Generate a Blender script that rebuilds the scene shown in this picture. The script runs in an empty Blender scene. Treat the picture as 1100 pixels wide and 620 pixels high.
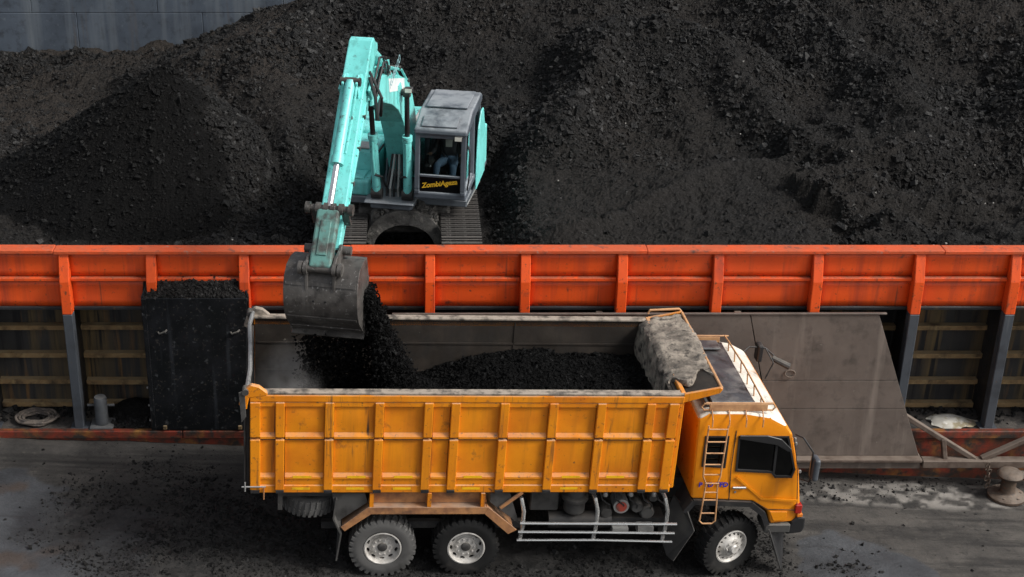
import bpy, bmesh, math, random
import numpy as np
from mathutils import Vector, Matrix, Euler
R = math.radians
random.seed(7); rng = np.random.default_rng(11)
SC = bpy.context.scene
COL = SC.collection

# ------------------------------------------------------------------ camera, sky, sun, exposure
cam = bpy.data.cameras.new('camera'); camo = bpy.data.objects.new('camera', cam); COL.objects.link(camo)
camo.location = (0, 0, 14.0); camo.rotation_euler = (R(90 - 25.2), 0, 0)
cam.sensor_width = 36; cam.lens = 36 * 1620 / 1100; cam.shift_x = 0.1; cam.clip_end = 2000
SC.camera = camo
W = bpy.data.worlds.new('World'); SC.world = W; W.use_nodes = True
wn = W.node_tree.nodes; wl = W.node_tree.links
SUN_EL, SUN_AZ = 42, 108            # azimuth: direction the light comes from, clockwise from +Y
sky = wn.new('ShaderNodeTexSky'); sky.sky_type = 'NISHITA'; sky.sun_disc = False
sky.sun_elevation = R(SUN_EL); sky.sun_rotation = R(SUN_AZ); sky.dust_density = 4; sky.air_density = 1.0
hsv = wn.new('ShaderNodeHueSaturation'); hsv.inputs['Saturation'].default_value = 0.30   # overcast: cloud takes the blue out
wl.new(sky.outputs[0], hsv.inputs['Color']); wl.new(hsv.outputs[0], wn['Background'].inputs['Color'])
wn['Background'].inputs['Strength'].default_value = 0.10
sun = bpy.data.lights.new('sun', 'SUN'); suno = bpy.data.objects.new('sun', sun); COL.objects.link(suno)
sun.energy = 2.0; sun.angle = R(15); sun.color = (1, .97, .92)
suno.rotation_euler = (R(90 - SUN_EL), 0, R(180 - SUN_AZ))
SC.view_settings.view_transform = 'Standard'; SC.view_settings.look = 'None'
SC.view_settings.exposure = 0.6; SC.view_settings.gamma = 1
SC.view_settings.use_curve_mapping = False
SC.render.engine = 'CYCLES'

# ------------------------------------------------------------------ helpers
class MB:
    def __init__(s): s.v = []; s.f = []; s.m = []; s.k = 0; s.X = None
    def add(s, vs, fs):
        b = len(s.v)
        for p in vs:
            p = Vector(p); s.v.append(tuple(s.X @ p) if s.X else tuple(p))
        for q in fs: s.f.append([b + i for i in q]); s.m.append(s.k)
        return s
    def box(s, x0, x1, y0, y1, z0, z1):
        return s.add([(x0,y0,z0),(x1,y0,z0),(x1,y1,z0),(x0,y1,z0),(x0,y0,z1),(x1,y0,z1),(x1,y1,z1),(x0,y1,z1)],
                     [(0,3,2,1),(4,5,6,7),(0,1,5,4),(1,2,6,5),(2,3,7,6),(3,0,4,7)])
    def bar(s, a, b, w, h, up=(0,0,1), w1=None, h1=None):
        a = Vector(a); b = Vector(b); d = (b - a).normalized(); u = Vector(up)
        r = d.cross(u)
        if r.length < 1e-4: r = d.cross(Vector((1,0,0)))
        r.normalize(); u = r.cross(d); w1 = w if w1 is None else w1; h1 = h if h1 is None else h1
        vs = [a+r*i*w/2+u*j*h/2 for i, j in ((-1,-1),(1,-1),(1,1),(-1,1))] + [b+r*i*w1/2+u*j*h1/2 for i, j in ((-1,-1),(1,-1),(1,1),(-1,1))]
        return s.add(vs, [(0,3,2,1),(4,5,6,7),(0,1,5,4),(1,2,6,5),(2,3,7,6),(3,0,4,7)])
    def tube(s, pts, r, n=8, caps=True):
        pts = [Vector(p) for p in pts]; N = len(pts); rr = r if isinstance(r, (list, tuple)) else [r]*N
        vs = []; pr = None
        for i, p in enumerate(pts):
            d = (pts[min(i+1,N-1)] - pts[max(i-1,0)]).normalized()
            if pr is None:
                u = d.orthogonal().normalized()
            else:
                u = pr - d*pr.dot(d)
                u = u.normalized() if u.length > 1e-5 else d.orthogonal().normalized()
            pr = u; w = d.cross(u)
            for k in range(n):
                t = 2*math.pi*k/n; vs.append(p + (u*math.cos(t)+w*math.sin(t))*rr[i])
        fs = [(i*n+k, i*n+(k+1)%n, (i+1)*n+(k+1)%n, (i+1)*n+k) for i in range(N-1) for k in range(n)]
        if caps: fs += [tuple(range(n))[::-1], tuple(range((N-1)*n, N*n))]
        return s.add(vs, fs)
    def prism(s, poly, a, b, axis='y'):
        n = len(poly)
        def mk(p, t): return {'y': (p[0], t, p[1]), 'x': (t, p[0], p[1]), 'z': (p[0], p[1], t)}[axis]
        vs = [mk(p, a) for p in poly] + [mk(p, b) for p in poly]
        fs = [tuple(range(n)), tuple(range(2*n-1, n-1, -1))] + [(i, i+n, (i+1)%n+n, (i+1)%n) for i in range(n)]
        return s.add(vs, fs)
    def lathe(s, prof, n=32, c=(0,0,0), axis='y', close=False):
        c = Vector(c); vs = []
        for i in range(n):
            t = 2*math.pi*i/n
            for r, h in prof:
                q = (r*math.cos(t), r*math.sin(t))
                vs.append(c + Vector({'y': (q[0], h, q[1]), 'z': (q[0], q[1], h), 'x': (h, q[0], q[1])}[axis]))
        m = len(prof); fs = []
        for i in range(n):
            j = (i+1) % n
            for k in range(m if close else m-1):
                l = (k+1) % m; fs.append((i*m+k, i*m+l, j*m+l, j*m+k))
        return s.add(vs, fs)
    def mesh(s, name):
        me = bpy.data.meshes.new(name); me.from_pydata(s.v, [], s.f)
        me.polygons.foreach_set('material_index', s.m)
        bm = bmesh.new(); bm.from_mesh(me); bmesh.ops.recalc_face_normals(bm, faces=bm.faces); bm.to_mesh(me); bm.free()
        return me
    def build(s, name, mats, parent=None, smooth=False, bevel=0, seg=1):
        return obj(name, s.mesh(name), mats, parent, smooth, bevel, seg)

def obj(name, me, mats, parent=None, smooth=False, bevel=0, seg=1):
    if mats is not None:
        for m in (mats if isinstance(mats, (list, tuple)) else [mats]): me.materials.append(m)
    o = bpy.data.objects.new(name, me); COL.objects.link(o)
    if parent: o.parent = parent
    if smooth:
        me.polygons.foreach_set('use_smooth', [True]*len(me.polygons))
        if smooth != 'all': me.set_sharp_from_angle(angle=R(smooth if smooth is not True else 35))
    if bevel:
        b = o.modifiers.new('bevel', 'BEVEL'); b.width = bevel; b.segments = seg; b.limit_method = 'ANGLE'; b.angle_limit = R(40)
    return o
def link(name, me, parent, loc=(0,0,0), rot=None):
    o = bpy.data.objects.new(name, me); COL.objects.link(o); o.parent = parent; o.location = loc
    if rot is not None: o.rotation_euler = rot
    return o
def tag(o, label, cat, group=None, kind=None):
    if label: o['label'] = label
    if cat: o['category'] = cat
    if group: o['group'] = group
    if kind: o['kind'] = kind
    return o
def empty(name, loc=(0,0,0), mat=None):
    o = bpy.data.objects.new(name, None); COL.objects.link(o); o.empty_display_size = .3
    if mat is not None: o.matrix_world = mat
    else: o.location = loc
    return o
def npmesh(name, V, F, k, smooth=False, attrs=None):
    V = np.asarray(V, np.float32); F = np.asarray(F, np.int32)
    me = bpy.data.meshes.new(name); me.vertices.add(len(V)); me.vertices.foreach_set('co', V.ravel())
    me.loops.add(F.size); me.loops.foreach_set('vertex_index', F.ravel())
    me.polygons.add(len(F)); me.polygons.foreach_set('loop_start', np.arange(0, F.size, k, dtype=np.int32))
    me.polygons.foreach_set('loop_total', np.full(len(F), k, np.int32))
    me.polygons.foreach_set('use_smooth', np.full(len(F), smooth))
    me.update(calc_edges=True)
    for n, a in (attrs or {}).items():
        at = me.attributes.new(n, 'FLOAT', 'POINT'); at.data.foreach_set('value', np.asarray(a, np.float32).ravel())
    me.validate(); return me
def hashn(ix, iy, seed):
    h = (ix.astype(np.int64)*374761393 + iy.astype(np.int64)*668265263 + seed*1442695041) & 0x7fffffff
    h = ((h ^ (h >> 13)) * 1274126177) & 0x7fffffff
    return ((h ^ (h >> 16)) & 0xffff) / 65535.0
def vnoise(x, y, seed=0):
    ix = np.floor(x); iy = np.floor(y); fx = x-ix; fy = y-iy
    fx = fx*fx*(3-2*fx); fy = fy*fy*(3-2*fy)
    a = hashn(ix, iy, seed); b = hashn(ix+1, iy, seed); c = hashn(ix, iy+1, seed); d = hashn(ix+1, iy+1, seed)
    return (a*(1-fx)+b*fx)*(1-fy) + (c*(1-fx)+d*fx)*fy - .5
def fbm(x, y, oct=4, seed=0, gain=.5):
    t = 0; a = 1
    for o in range(oct):
        t = t + a*vnoise(x*2**o + o*17.3, y*2**o - o*9.1, seed+o); a *= gain
    return t
def sstep(a, b, x):
    t = np.clip((x-a)/(b-a), 0, 1); return t*t*(3-2*t)
def smax(a, b, k=.25):
    h = np.clip(.5+.5*(a-b)/k, 0, 1); return b*(1-h)+a*h + k*h*(1-h)

# ------------------------------------------------------------------ materials
def nt(m): return m.node_tree.nodes, m.node_tree.links
def ramp(n, l, src, lo, hi):
    r = n.new('ShaderNodeMapRange'); r.inputs['From Min'].default_value = lo; r.inputs['From Max'].default_value = hi
    l.new(src, r.inputs['Value']); return r.outputs['Result']
def noise(n, l, vec, scale, detail=5, rough=.6, stretch=None):
    t = n.new('ShaderNodeTexNoise'); t.inputs['Scale'].default_value = scale; t.inputs['Detail'].default_value = detail; t.inputs['Roughness'].default_value = rough
    if stretch:
        mp = n.new('ShaderNodeMapping'); mp.inputs['Scale'].default_value = stretch; l.new(vec, mp.inputs['Vector']); vec = mp.outputs[0]
    l.new(vec, t.inputs['Vector']); return t.outputs['Fac']
def mix(n, l, fac, a, b):
    x = n.new('ShaderNodeMix'); x.data_type = 'RGBA'
    for s, v in ((x.inputs[0], fac), (x.inputs[6], a), (x.inputs[7], b)):
        if isinstance(v, (int, float)): s.default_value = v
        elif isinstance(v, (tuple, list)): s.default_value = (*v, 1)
        else: l.new(v, s)
    return x.outputs[2]
def math_(n, l, op, a, b):
    x = n.new('ShaderNodeMath'); x.operation = op
    for s, v in ((x.inputs[0], a), (x.inputs[1], b)):
        if isinstance(v, (int, float)): s.default_value = v
        else: l.new(v, s)
    return x.outputs[0]
def M(name, base, rough=.5, metal=0, blots=(), streaks=(), dust=None, wear=None, bump=None, spec=.5, coat=0):
    m = bpy.data.materials.new(name); m.use_nodes = True; n, l = nt(m); p = n['Principled BSDF']
    tc = n.new('ShaderNodeTexCoord').outputs['Object']
    c = None; cur = base
    for (col, sc, lo, hi) in blots: cur = mix(n, l, ramp(n, l, noise(n, l, tc, sc), lo, hi), cur, col)
    for (col, sc, lo, hi) in streaks: cur = mix(n, l, ramp(n, l, noise(n, l, tc, sc, 4, .6, (1, 1, .06)), lo, hi), cur, col)
    rsock = None
    if wear:
        g = n.new('ShaderNodeNewGeometry'); w = ramp(n, l, g.outputs['Pointiness'], wear[1], wear[2])
        w = math_(n, l, 'MULTIPLY', w, ramp(n, l, noise(n, l, tc, 14), .60, .70)); cur = mix(n, l, w, cur, wear[0])
    if dust:
        g = n.new('ShaderNodeNewGeometry'); sx = n.new('ShaderNodeSeparateXYZ'); l.new(g.outputs['Normal'], sx.inputs[0])
        d = ramp(n, l, sx.outputs['Z'], .3, .9); d = math_(n, l, 'MULTIPLY', d, ramp(n, l, noise(n, l, tc, dust[2] if len(dust) > 2 else 3), .33, .55))
        d = math_(n, l, 'MULTIPLY', d, dust[1]); cur = mix(n, l, d, cur, dust[0])
        rsock = math_(n, l, 'ADD', math_(n, l, 'MULTIPLY', d, .35), rough)
    if isinstance(cur, tuple): p.inputs['Base Color'].default_value = (*cur, 1)
    else: l.new(cur, p.inputs['Base Color'])
    if rsock: l.new(rsock, p.inputs['Roughness'])
    else:
        rr = math_(n, l, 'ADD', math_(n, l, 'MULTIPLY', noise(n, l, tc, 6), .3), max(rough-.15, .02)); l.new(rr, p.inputs['Roughness'])
    p.inputs['Metallic'].default_value = metal; p.inputs['Specular IOR Level'].default_value = spec; p.inputs['Coat Weight'].default_value = coat
    if bump:
        b = n.new('ShaderNodeBump'); b.inputs['Strength'].default_value = bump[1]; b.inputs['Distance'].default_value = bump[2] if len(bump) > 2 else .02
        l.new(noise(n, l, tc, bump[0], 6, .65), b.inputs['Height']); l.new(b.outputs[0], p.inputs['Normal'])
    return m
def coalmat(name, dark, light, brown, attr=None, spec=None):
    m = bpy.data.materials.new(name); m.use_nodes = True; n, l = nt(m); p = n['Principled BSDF']
    tc = n.new('ShaderNodeTexCoord').outputs['Object']
    c = mix(n, l, ramp(n, l, noise(n, l, tc, 14, 8, .75), .38, .66), dark, light)
    c = mix(n, l, math_(n, l, 'MULTIPLY', ramp(n, l, noise(n, l, tc, .35, 4, .6), .42, .66), .35), c, mix(n, l, ramp(n, l, noise(n, l, tc, 18, 6, .7), .35, .65), tuple(.6*x for x in brown), brown))
    g = n.new('ShaderNodeNewGeometry'); rv = ramp(n, l, g.outputs['Random Per Island'], 0, 1)
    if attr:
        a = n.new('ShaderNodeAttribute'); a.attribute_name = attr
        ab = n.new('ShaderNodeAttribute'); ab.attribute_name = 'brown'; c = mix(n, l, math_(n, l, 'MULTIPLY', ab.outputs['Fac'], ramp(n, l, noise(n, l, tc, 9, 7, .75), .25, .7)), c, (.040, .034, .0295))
        c = mix(n, l, a.outputs['Fac'], c, tuple(.5*x for x in dark))  # mask darkens the base colour, painted shade of the cone's left face included
    else:
        c = mix(n, l, ramp(n, l, g.outputs['Random Per Island'], .8, 1.0), c, tuple(2.3*x for x in light))
    l.new(c, p.inputs['Base Color'])
    l.new(ramp(n, l, noise(n, l, tc, 20, 3), .3, 1.4), p.inputs['Roughness'])
    p.inputs['Roughness'].default_value = .7
    mr = ramp(n, l, noise(n, l, tc, 20, 3), .2, .8); mrn = mr.node; mrn.inputs['To Min'].default_value = .38; mrn.inputs['To Max'].default_value = .85
    l.new(mr, p.inputs['Roughness']); p.inputs['Specular IOR Level'].default_value = spec if spec is not None else (.08 if attr else .18)
    b = n.new('ShaderNodeBump'); b.inputs['Strength'].default_value = 1.0; b.inputs['Distance'].default_value = .05
    v = n.new('ShaderNodeTexVoronoi'); v.inputs['Scale'].default_value = 16; l.new(tc, v.inputs['Vector'])
    hsum = math_(n, l, 'ADD', math_(n, l, 'MULTIPLY', v.outputs['Distance'], -.5), noise(n, l, tc, 30, 6, .75))
    l.new(hsum, b.inputs['Height']); l.new(b.outputs[0], p.inputs['Normal'])
    return m
def glassmat(name, tint, gl=.06):
    m = bpy.data.materials.new(name); m.use_nodes = True; n, l = nt(m); n.remove(n['Principled BSDF'])
    t = n.new('ShaderNodeBsdfTransparent'); t.inputs[0].default_value = (*tint, 1)
    g = n.new('ShaderNodeBsdfGlossy'); g.inputs['Roughness'].default_value = .06; g.inputs[0].default_value = (.9, .93, .95, 1)
    fr = n.new('ShaderNodeFresnel'); fr.inputs[0].default_value = 1.5
    x = n.new('ShaderNodeMixShader'); l.new(fr.outputs[0], x.inputs[0]); l.new(t.outputs[0], x.inputs[1]); l.new(g.outputs[0], x.inputs[2])
    l.new(x.outputs[0], n['Material Output'].inputs[0]); return m

DIRT = (.035, .03, .026); RUST = (.12, .045, .018)
truck_orange = M('truck_orange', (.76, .26, .006), .42, 0, blots=[((.60, .165, .006), 1.2, .42, .7), ((.30, .10, .02), 6, .62, .78), ((.10, .06, .03), 17, .66, .74), (DIRT, 3.2, .64, .8)],
                 streaks=[((.50, .16, .01), 5, .52, .78), (DIRT, 9, .62, .76)], dust=((.42, .30, .20), .75), wear=((.10, .05, .03), .53, .6), bump=(7, .12, .02))
cab_orange = M('cab_orange', (.78, .26, .006), .32, 0, blots=[((.65, .18, .006), 1.5, .5, .8), (DIRT, 3, .7, .95)], streaks=[((.45, .15, .02), 6, .62, .9)], bump=(4, .04, .02), coat=.15)
roof_dust = M('roof_dust', (.74, .69, .60), .65, 0, blots=[((.45, .42, .37), 2.2, .42, .68), ((.16, .14, .12), 5, .56, .75), ((.70, .24, .02), 1.3, .62, .8)], bump=(12, .1, .02))
rail_rust = M('rail_rust', (.42, .20, .08), .6, 0, blots=[((.22, .10, .05), 5, .4, .65), (DIRT, 3, .55, .8)], dust=((.3, .24, .19), .6), bump=(12, .2, .02))
tan_paint = M('tan_paint', (.55, .30, .14), .6, 0, blots=[((.35, .17, .08), 5, .45, .7)], bump=(15, .1, .01))
bed_steel = M('bed_steel', (.028, .023, .019), .7, 0, spec=.2, blots=[((.055, .045, .037), 1.6, .45, .7), ((.025, .023, .021), 3, .5, .72), ((.30, .27, .22), 6, .7, .82)], streaks=[((.03, .027, .025), 5, .52, .75)], bump=(9, .2, .02))
rim_dust = M('rim_dust', (.32, .27, .22), .7, 0, blots=[((.07, .06, .05), 7, .45, .65)], bump=(20, .3, .02))
yellow = M('yellow', (.85, .48, .01), .4, 0, blots=[((.5, .25, .02), 8, .5, .75)])
black_metal = M('black_metal', (.022, .022, .023), .55, .2, blots=[((.06, .055, .05), 4, .5, .75)], dust=((.12, .105, .09), .5), bump=(9, .15, .02))
grey_metal = M('grey_metal', (.075, .073, .07), .6, .2, blots=[((.03, .028, .027), 4, .45, .7)], dust=((.2, .18, .15), .5), bump=(12, .2, .02))
pale_metal = M('pale_metal', (.36, .36, .35), .45, .5, blots=[((.12, .11, .10), 5, .55, .8)], streaks=[(DIRT, 8, .6, .85)])
chrome = M('chrome', (.62, .62, .61), .25, .85, blots=[((.2, .19, .18), 7, .6, .8)])
rubber = M('rubber', (.011, .011, .011), .75, 0, spec=.25, blots=[((.04, .037, .034), 3, .5, .75)], bump=(20, .2, .01))
rubber_dusty = M('rubber_dusty', (.085, .083, .08), .85, 0, blots=[((.04, .038, .036), 3, .5, .75)], bump=(20, .2, .01))
rim_paint = M('rim_paint', (.52, .50, .47), .5, .2, blots=[((.28, .26, .23), 7, .45, .7), ((.08, .07, .06), 12, .6, .75)], bump=(25, .15, .01))
flap_mat = M('flap_rubber', (.05, .048, .046), .7, 0, blots=[((.10, .095, .085), 3, .45, .75)], bump=(6, .2, .03))
red_lamp = M('red_lens', (.35, .02, .012), .15, 0, coat=.5)
amber = M('amber_lens', (.7, .2, .02), .15, 0, coat=.5)
red_paint = M('red_paint', (.35, .05, .03), .5, 0, blots=[((.1, .05, .04), 7, .5, .7)])
blue_print = M('blue_print', (.03, .03, .34), .5)
tarp = M('tarp_cloth', (.34, .29, .235), .9, 0, blots=[((.13, .11, .09), 3.5, .40, .62), ((.05, .043, .037), 9, .50, .66), ((.42, .38, .32), 14, .62, .78)], bump=(16, .8, .03))
dark_sheet = M('dark_sheet', (.06, .06, .065), .4, 0, blots=[((.18, .17, .16), 3, .46, .7), ((.025, .024, .024), 5, .5, .7)], bump=(5, .3, .03))
black_plastic = M('black_plastic', (.018, .018, .019), .4, 0, dust=((.1, .09, .08), .35))
seat_fabric = M('seat_fabric', (.02, .021, .024), .8)
cab_glass = glassmat('tinted_glass', (.10, .115, .12)); clear_glass = glassmat('clear_glass', (.42, .47, .47))

coam_orange = M('coaming_orange', (.78, .092, .010), .48, 0, blots=[((.68, .075, .010), 1.1, .45, .72), ((.30, .06, .025), 7, .6, .76), ((.07, .035, .025), 15, .65, .74), ((.07, .035, .025), 3.5, .64, .78)],
                streaks=[((.40, .05, .018), 4, .5, .75), ((.10, .04, .025), 10, .62, .76)], dust=((.20, .085, .05), .8, 5), wear=((.12, .045, .02), .53, .6), bump=(6, .2, .02))
coam_cap = M('coaming_cap', (.50, .085, .025), .7, 0, blots=[((.62, .08, .015), 2.5, .45, .6), ((.08, .05, .04), 6, .58, .74), ((.33, .22, .17), 9, .62, .78)], bump=(15, .4, .03))
hull_black = M('hull_black', (.014, .015, .017), .5, 0, blots=[((.030, .032, .037), 1.3, .45, .7), ((.10, .05, .02), 4, .68, .84)], streaks=[((.05, .035, .018), 3.5, .56, .8), ((.12, .06, .02), 7, .64, .8)], bump=(8, .25, .02))
hull_wall = M('hull_wall', (.038, .036, .034), .6, 0, blots=[((.025, .024, .024), 1.3, .4, .7)], streaks=[((.14, .095, .040), 2.2, .47, .63), ((.19, .10, .032), 4.5, .57, .70), ((.010, .010, .011), 6, .52, .62), ((.012, .012, .013), 3, .56, .7)], bump=(8, .25, .02))
post_grey = M('post_grey', (.060, .068, .080), .5, 0, blots=[((.022, .022, .025), 2, .5, .75), ((.12, .06, .025), 6, .66, .8)], streaks=[((.14, .15, .16), 5, .58, .8)], bump=(9, .2, .02))
stiff_rust = M('stiffener_rust', (.26, .165, .075), .8, 0, blots=[((.07, .048, .027), 4, .45, .68), ((.30, .21, .10), 7, .5, .66)], dust=((.32, .245, .14), .8), bump=(14, .5, .03))
hull_red = M('hull_red', (.20, .028, .012), .65, 0, blots=[((.075, .03, .016), 3, .40, .6), ((.26, .12, .025), 2, .52, .68), ((.03, .024, .02), 5, .48, .62)], bump=(12, .4, .02))
deck_mat = M('deck_grime', (.045, .04, .036), .85, 0, blots=[((.09, .08, .07), 2.5, .48, .7), ((.018, .017, .016), 4, .48, .64)], bump=(14, .7, .03))
box_black = M('box_black', (.008, .009, .010), .38, 0, blots=[((.017, .018, .021), 2, .45, .7), ((.09, .095, .10), 9, .62, .76), ((.05, .045, .04), 20, .6, .7)], streaks=[((.035, .038, .044), 6, .60, .8)], bump=(5, .2, .02), spec=.15)
ramp_steel = M('ramp_steel', (.128, .102, .086), .62, .1, blots=[((.092, .072, .060), 1.1, .40, .64), ((.060, .048, .040), 4, .52, .74), ((.23, .20, .175), 8, .68, .82)], streaks=[((.20, .165, .14), 3, .58, .8)], bump=(10, .15, .02))
brace_steel = M('brace_steel', (.13, .098, .078), .65, .1, blots=[((.07, .047, .035), 5, .42, .66)], dust=((.20, .165, .135), .6), bump=(14, .2, .02))
wall_steel = M('wall_steel', (.082, .102, .13), .6, 0, blots=[((.058, .073, .095), .9, .40, .62), ((.04, .048, .06), 4, .52, .7), ((.13, .15, .175), 7, .62, .76)], streaks=[((.14, .16, .18), 2.2, .50, .72), ((.10, .085, .075), 3, .6, .76)], bump=(5, .2, .02))

teal = M('teal_paint', (.20, .70, .67), .38, 0, blots=[((.13, .52, .49), 2.3, .45, .75), ((.07, .12, .11), 7, .62, .76), ((.05, .08, .075), 22, .64, .72)], streaks=[((.10, .36, .33), 6, .52, .76), ((.04, .05, .05), 11, .66, .8)], wear=((.07, .09, .085), .535, .6), bump=(6, .06, .02))
teal_dirty = M('teal_dirty', (.10, .24, .215), .6, 0, blots=[((.075, .085, .075), 3, .40, .56), ((.04, .04, .038), 6, .52, .7)], wear=((.2, .19, .18), .53, .6), bump=(10, .3, .02))
house_grey = M('house_grey', (.13, .15, .17), .45, 0, blots=[((.075, .085, .10), 2.2, .45, .7), ((.24, .25, .26), 6, .66, .8)], dust=((.30, .31, .32), .45), bump=(8, .1, .02))
cab_frame = M('cab_frame', (.085, .10, .12), .45, 0, blots=[((.05, .06, .072), 2.2, .45, .7), ((.2, .21, .22), 7, .66, .8)], dust=((.32, .34, .36), .65), bump=(8, .1, .02))
hood_pale = M('hood_pale', (.40, .40, .39), .6, 0, blots=[((.16, .15, .14), 3, .45, .65)], bump=(10, .2, .02))
bucket_steel = M('bucket_steel', (.085, .078, .072), .5, .35, blots=[((.14, .13, .12), 2.2, .45, .68), ((.035, .032, .03), 4, .5, .7)], streaks=[((.17, .16, .15), 5, .58, .78)], wear=((.28, .27, .26), .53, .6), bump=(9, .3, .02))
track_steel = M('track_steel', (.075, .07, .066), .55, .4, blots=[((.03, .028, .027), 5, .45, .65)], dust=((.13, .12, .11), .7, 6), wear=((.2, .19, .18), .53, .6), bump=(12, .4, .02))
frame_dirt = M('frame_dirt', (.12, .115, .105), .85, 0, blots=[((.05, .047, .043), 4, .42, .62), ((.27, .25, .22), 7, .6, .75)], bump=(14, .8, .05))
hose = M('hose', (.012, .012, .013), .5)
white_panel = M('white_panel', (.70, .74, .74), .5, 0, blots=[((.55, .66, .66), 8, .5, .7)])
print_teal = M('print_teal', (.25, .42, .45), .5)
gold_print = M('gold_print', (.85, .50, .03), .5)
lamp_glass = M('lamp_glass', (.75, .74, .66), .2, 0, coat=.4)
rod_chrome = M('rod_chrome', (.75, .76, .77), .18, .9)
skin = M('skin', (.20, .105, .07), .55); jeans = M('jeans', (.075, .12, .19), .85, 0, blots=[((.13, .19, .27), 14, .45, .7)]); jacket = M('jacket', (.018, .018, .022), .8); hairm = M('hair', (.008, .007, .007), .6)
shirt = M('shirt', (.38, .36, .33), .8)
paper = M('sack_cloth', (.46, .44, .39), .8, 0, blots=[((.62, .61, .58), 5, .5, .62), ((.26, .22, .14), 4, .48, .6), ((.40, .16, .12), 5, .66, .75), ((.12, .11, .10), 6, .62, .74)], bump=(14, .3, .02))
rope = M('rope', (.17, .14, .115), .9, 0, blots=[((.07, .06, .055), 7, .42, .64), ((.30, .26, .22), 12, .6, .75)], bump=(40, .6, .02))
bollard_mat = M('bollard_iron', (.10, .07, .05), .6, .2, blots=[((.04, .033, .029), 4, .42, .66), ((.16, .075, .035), 7, .55, .7)], dust=((.24, .20, .165), .6, 5), bump=(14, .4, .02))
post_iron = M('post_iron', (.085, .092, .10), .6, .2, blots=[((.04, .04, .042), 5, .45, .7)], dust=((.17, .165, .16), .6), bump=(14, .3, .02))
coal = coalmat('coal', (.0082, .0080, .0080), (.028, .027, .026), (.042, .036, .031), 'fresh_shade')
coal_lump = coalmat('coal_lump', (.0082, .0082, .0084), (.027, .0265, .026), (.035, .031, .028))
coal_dark = coalmat('coal_fresh', (.0032, .0032, .0034), (.009, .009, .009), (.007, .0068, .0066), None, .07)

coal_cone = coalmat('coal_cone', (.0045, .0045, .0047), (.014, .014, .0138), (.012, .0115, .011), None, .12)  # crumbs on the cone's left face, coloured darker to carry its shade
pale_stone = M('pale_stone', (.28, .265, .245), .7)
# ------------------------------------------------------------------ scatter of coal lumps
CUBE = np.array([(-1,-1,-1),(1,-1,-1),(1,1,-1),(-1,1,-1),(-1,-1,1),(1,-1,1),(1,1,1),(-1,1,1)], np.float32)*.5
CT = np.array([(0,3,2),(0,2,1),(4,5,6),(4,6,7),(0,1,5),(0,5,4),(1,2,6),(1,6,5),(2,3,7),(2,7,6),(3,0,4),(3,4,7)], np.int32)
def lumps(P, S):
    n = len(P); base = CUBE[None]*(1 + .0*S[:, None, None]) + rng.uniform(-.26, .26, (n, 8, 3))
    sc = S[:, None, None]*np.stack([rng.uniform(.8, 1.5, n), rng.uniform(.7, 1.1, n), rng.uniform(.55, .95, n)], 1)[:, None, :]
    base = base*sc
    q = rng.normal(size=(n, 4)); q /= np.linalg.norm(q, axis=1, keepdims=True); w, x, y, z = q.T
    Rm = np.stack([1-2*(y*y+z*z), 2*(x*y-z*w), 2*(x*z+y*w), 2*(x*y+z*w), 1-2*(x*x+z*z), 2*(y*z-x*w), 2*(x*z-y*w), 2*(y*z+x*w), 1-2*(x*x+y*y)], 1).reshape(n, 3, 3)
    V = np.einsum('nij,nkj->nki', Rm, base) + P[:, None, :]
    F = CT[None] + (np.arange(n)*8)[:, None, None]
    return V.reshape(-1, 3), F.reshape(-1, 3)
def lumpobj(name, P, S, m, label=None, cat='coal', parent=None):
    V, F = lumps(np.asarray(P, np.float32), np.asarray(S, np.float32)); o = obj(name, npmesh(name, V, F, 3), m, parent)
    o['kind'] = 'stuff'
    if label: o['label'] = label; o['category'] = cat
    return o
def axis_grid(a, b, fine0, fine1, step, far):
    lo = [fine0 - d for d in far if fine0 - d > a][::-1]; hi = [fine1 + d for d in far if fine1 + d < b]
    return np.array([a] + lo + list(np.arange(fine0, fine1+1e-6, step)) + hi + [b])
def gridmesh(name, xs, ys, zf, attrs=None, smooth=True):
    X, Y = np.meshgrid(xs, ys); Z = zf(X, Y); V = np.stack([X, Y, Z], -1).reshape(-1, 3)
    nx, ny = len(xs), len(ys); i = np.arange(ny-1)[:, None]*nx + np.arange(nx-1)[None]
    F = np.stack([i, i+1, i+nx+1, i+nx], -1).reshape(-1, 4)
    return npmesh(name, V, F, 4, smooth, {k: f(X, Y) for k, f in (attrs or {}).items()})

# ------------------------------------------------------------------ jetty (ground)
def jet0(x, y):
    xc = np.clip(x, -13, 16); return -.09 - (.04355*(xc+.524) + .003*(np.clip(y, 12, 24)-20.571))
def jetty_h(x, y):
    z = jet0(x, y) + .03*fbm(x*.35, y*.5, 3, 3) + .012*fbm(x*2.2, y*2.2, 3, 5)
    c = cover(x, y); z = z + c*(.03 + .035*fbm(x*5, y*5, 4, 8, .6))
    z = z + .11*sstep(22.35, 22.95, y)*sstep(3.0, .5, x)*(1+.5*fbm(x*1.5, y*1.5, 3, 9))
    return z - .02
def blob(x, y, cx, cy, rx, ry, e=.35, s=0):
    d = ((x-cx)/rx)**2 + ((y-cy)/ry)**2 + .9*fbm(x*.9, y*1.3, 4, 21+s); return 1-sstep(1-e, 1+e, d)
def cover(x, y):      # loose coal lying on the jetty
    a = np.maximum(blob(x, y, -3.2, 20.7, 2.7, 1.6, .9, 1), blob(x, y, 1.0, 20.2, 5.5, 2.0, .5, 2))
    return np.clip(np.maximum(a, .3*blob(x, y, 4, 23, 6, .8, .5, 3)), 0, 1)
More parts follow.
